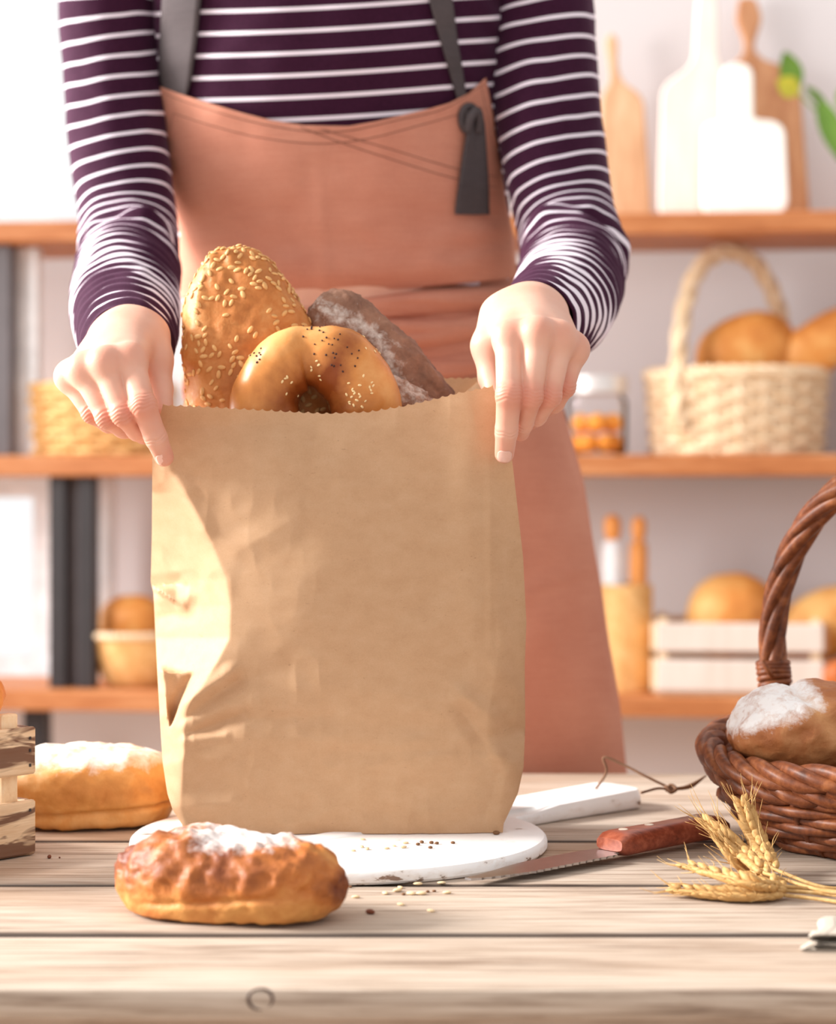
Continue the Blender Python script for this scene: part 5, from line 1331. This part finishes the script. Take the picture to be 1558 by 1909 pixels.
sk[..., 1] -= 0.003*np.exp(-((pr_y-(1108-(pr_x-970)*0.42))/9)**2)*sstep(930, 960, pr_x)*sstep(1130, 1080, pr_x)   # crease near the pocket
b = MB(); b.add(*sheet(sk, 0.0016)); b.build('apron_skirt', ap, person)
# straps
def strap(name, rows_, off=0.004, n=70, m=8, th=0.0022, fold=0.0):
    r = catmull(rows_, n); g = []
    for l, rr, y in r:
        x = np.linspace(l, rr, m); q = onto(x, np.full(m, y), 0); q[:, 1] -= off+fold*np.cos(np.linspace(0, PI*2, m))+0.0006*np.sin(y/13.0); g.append(q)
    b = MB(); b.add(*sheet(np.array(g), th)); return b.build(name, M['strap'], person)
strap('shoulder_strap', [(318, 392, -150), (308, 382, -60), (304, 375, 0), (300, 366, 80), (299, 358, 140), (306, 350, 175), (312, 346, 192)])
strap('shoulder_strap', [(770, 812, -150), (788, 828, -60), (800, 842, 0), (821, 852, 77), (836, 861, 130), (850, 868, 178), (856, 872, 196)])
for o in [x for x in person.children if x.name.startswith('shoulder_strap')]: tag(o, 'charcoal grey canvas shoulder strap')
st = strap('strap_tail', [(868, 894, 212), (866, 900, 232), (869, 902, 256), (862, 905, 300), (855, 908, 350), (849, 909, 390), (848, 910, 404)], 0.0155, 60, 12, 0.003, 0.0010); tag(st, 'loose grey strap end knotted through the bib corner')
an = np.linspace(0, 2*PI, 28, endpoint=False); gp = onto(874+15*np.cos(an), 226+24*np.sin(an)); gp[:, 1] -= 0.0125
b = MB(); b.add(*tube(gp, 0.0032, 9, closed=True)); 
kp_ = onto(np.array([870, 876, 886, 892, 890]), np.array([250, 228, 214, 226, 252])); kp_[:, 1] -= np.array([0.017, 0.021, 0.021, 0.021, 0.017])
b.add(*tube(catmull(kp_, 20), 0.0042, 9)); b.build('strap_knot', M['strap'], person)
# ================================================================== light, camera
W = bpy.data.worlds.new('daylight'); SC.world = W; W.use_nodes = True; nt = W.node_tree
bgn = nt.nodes['Background']
tc = nt.nodes.new('ShaderNodeTexCoord'); sp = nt.nodes.new('ShaderNodeSeparateXYZ'); nt.links.new(tc.outputs['Generated'], sp.inputs[0])
gx = mth(nt, 'ADD', mth(nt, 'MULTIPLY', sp.outputs[0], -0.5), 0.5)
nt.links.new(ramp(nt, gx, [(0.0, (0.62, 0.60, 0.60)), (1.0, (1.0, 0.99, 0.985))]), bgn.inputs['Color'])
bgn.inputs['Strength'].default_value = 0.95
sun = bpy.data.lights.new('sun', 'SUN'); sun.energy = 5; sun.angle = math.radians(14); sun.color = (1.0, 0.975, 0.95)
so = bpy.data.objects.new('sun', sun); COL.objects.link(so); so.location = (-3, 2, 3)
so.rotation_euler = Vector((-0.88, 0.04, 0.42)).to_track_quat('Z', 'Y').to_euler()
wl = bpy.data.lights.new('window_light', 'AREA'); wl.energy = 50; wl.shape = 'RECTANGLE'; wl.size = 1.3; wl.size_y = 1.1; wl.color = (1.0, 0.985, 0.97)
wo = bpy.data.objects.new('window_light', wl); COL.objects.link(wo); wo.location = (-1.75, 1.95, 1.45)
wo.rotation_euler = (Vector(wo.location)-Vector((-0.1, 1.55, 0.9))).to_track_quat('Z', 'Y').to_euler()
dl = bpy.data.lights.new('upper_wall_fill', 'AREA'); dl.energy = 2; dl.shape = 'RECTANGLE'; dl.size = 1.6; dl.size_y = 0.5; dl.color = (1.0, 0.98, 0.95)  # unseen area light added to brighten the upper wall and top shelf
do = bpy.data.objects.new('upper_wall_fill', dl); COL.objects.link(do); do.location = (0.35, 3.15, 2.55); do.rotation_euler = (math.radians(14), 0, 0)
cam = bpy.data.cameras.new('camera'); co_ = bpy.data.objects.new('camera', cam); COL.objects.link(co_)
co_.location = (0, 0, CZ); co_.rotation_euler = (PI/2, 0, 0)
cam.sensor_fit = 'HORIZONTAL'; cam.sensor_width = 36; cam.lens = 36*F/1558; cam.shift_y = -(954.5-HZ)/1558; cam.shift_x = 0
cam.clip_start = 0.05
cam.dof.use_dof = True; cam.dof.focus_distance = 1.46; cam.dof.aperture_fstop = 6.0; cam.dof.aperture_blades = 0
SC.camera = co_
SC.view_settings.view_transform = 'Standard'; SC.view_settings.look = 'None'; SC.view_settings.gamma = 1.0; SC.view_settings.use_curve_mapping = False
SC.view_settings.exposure = 0.4
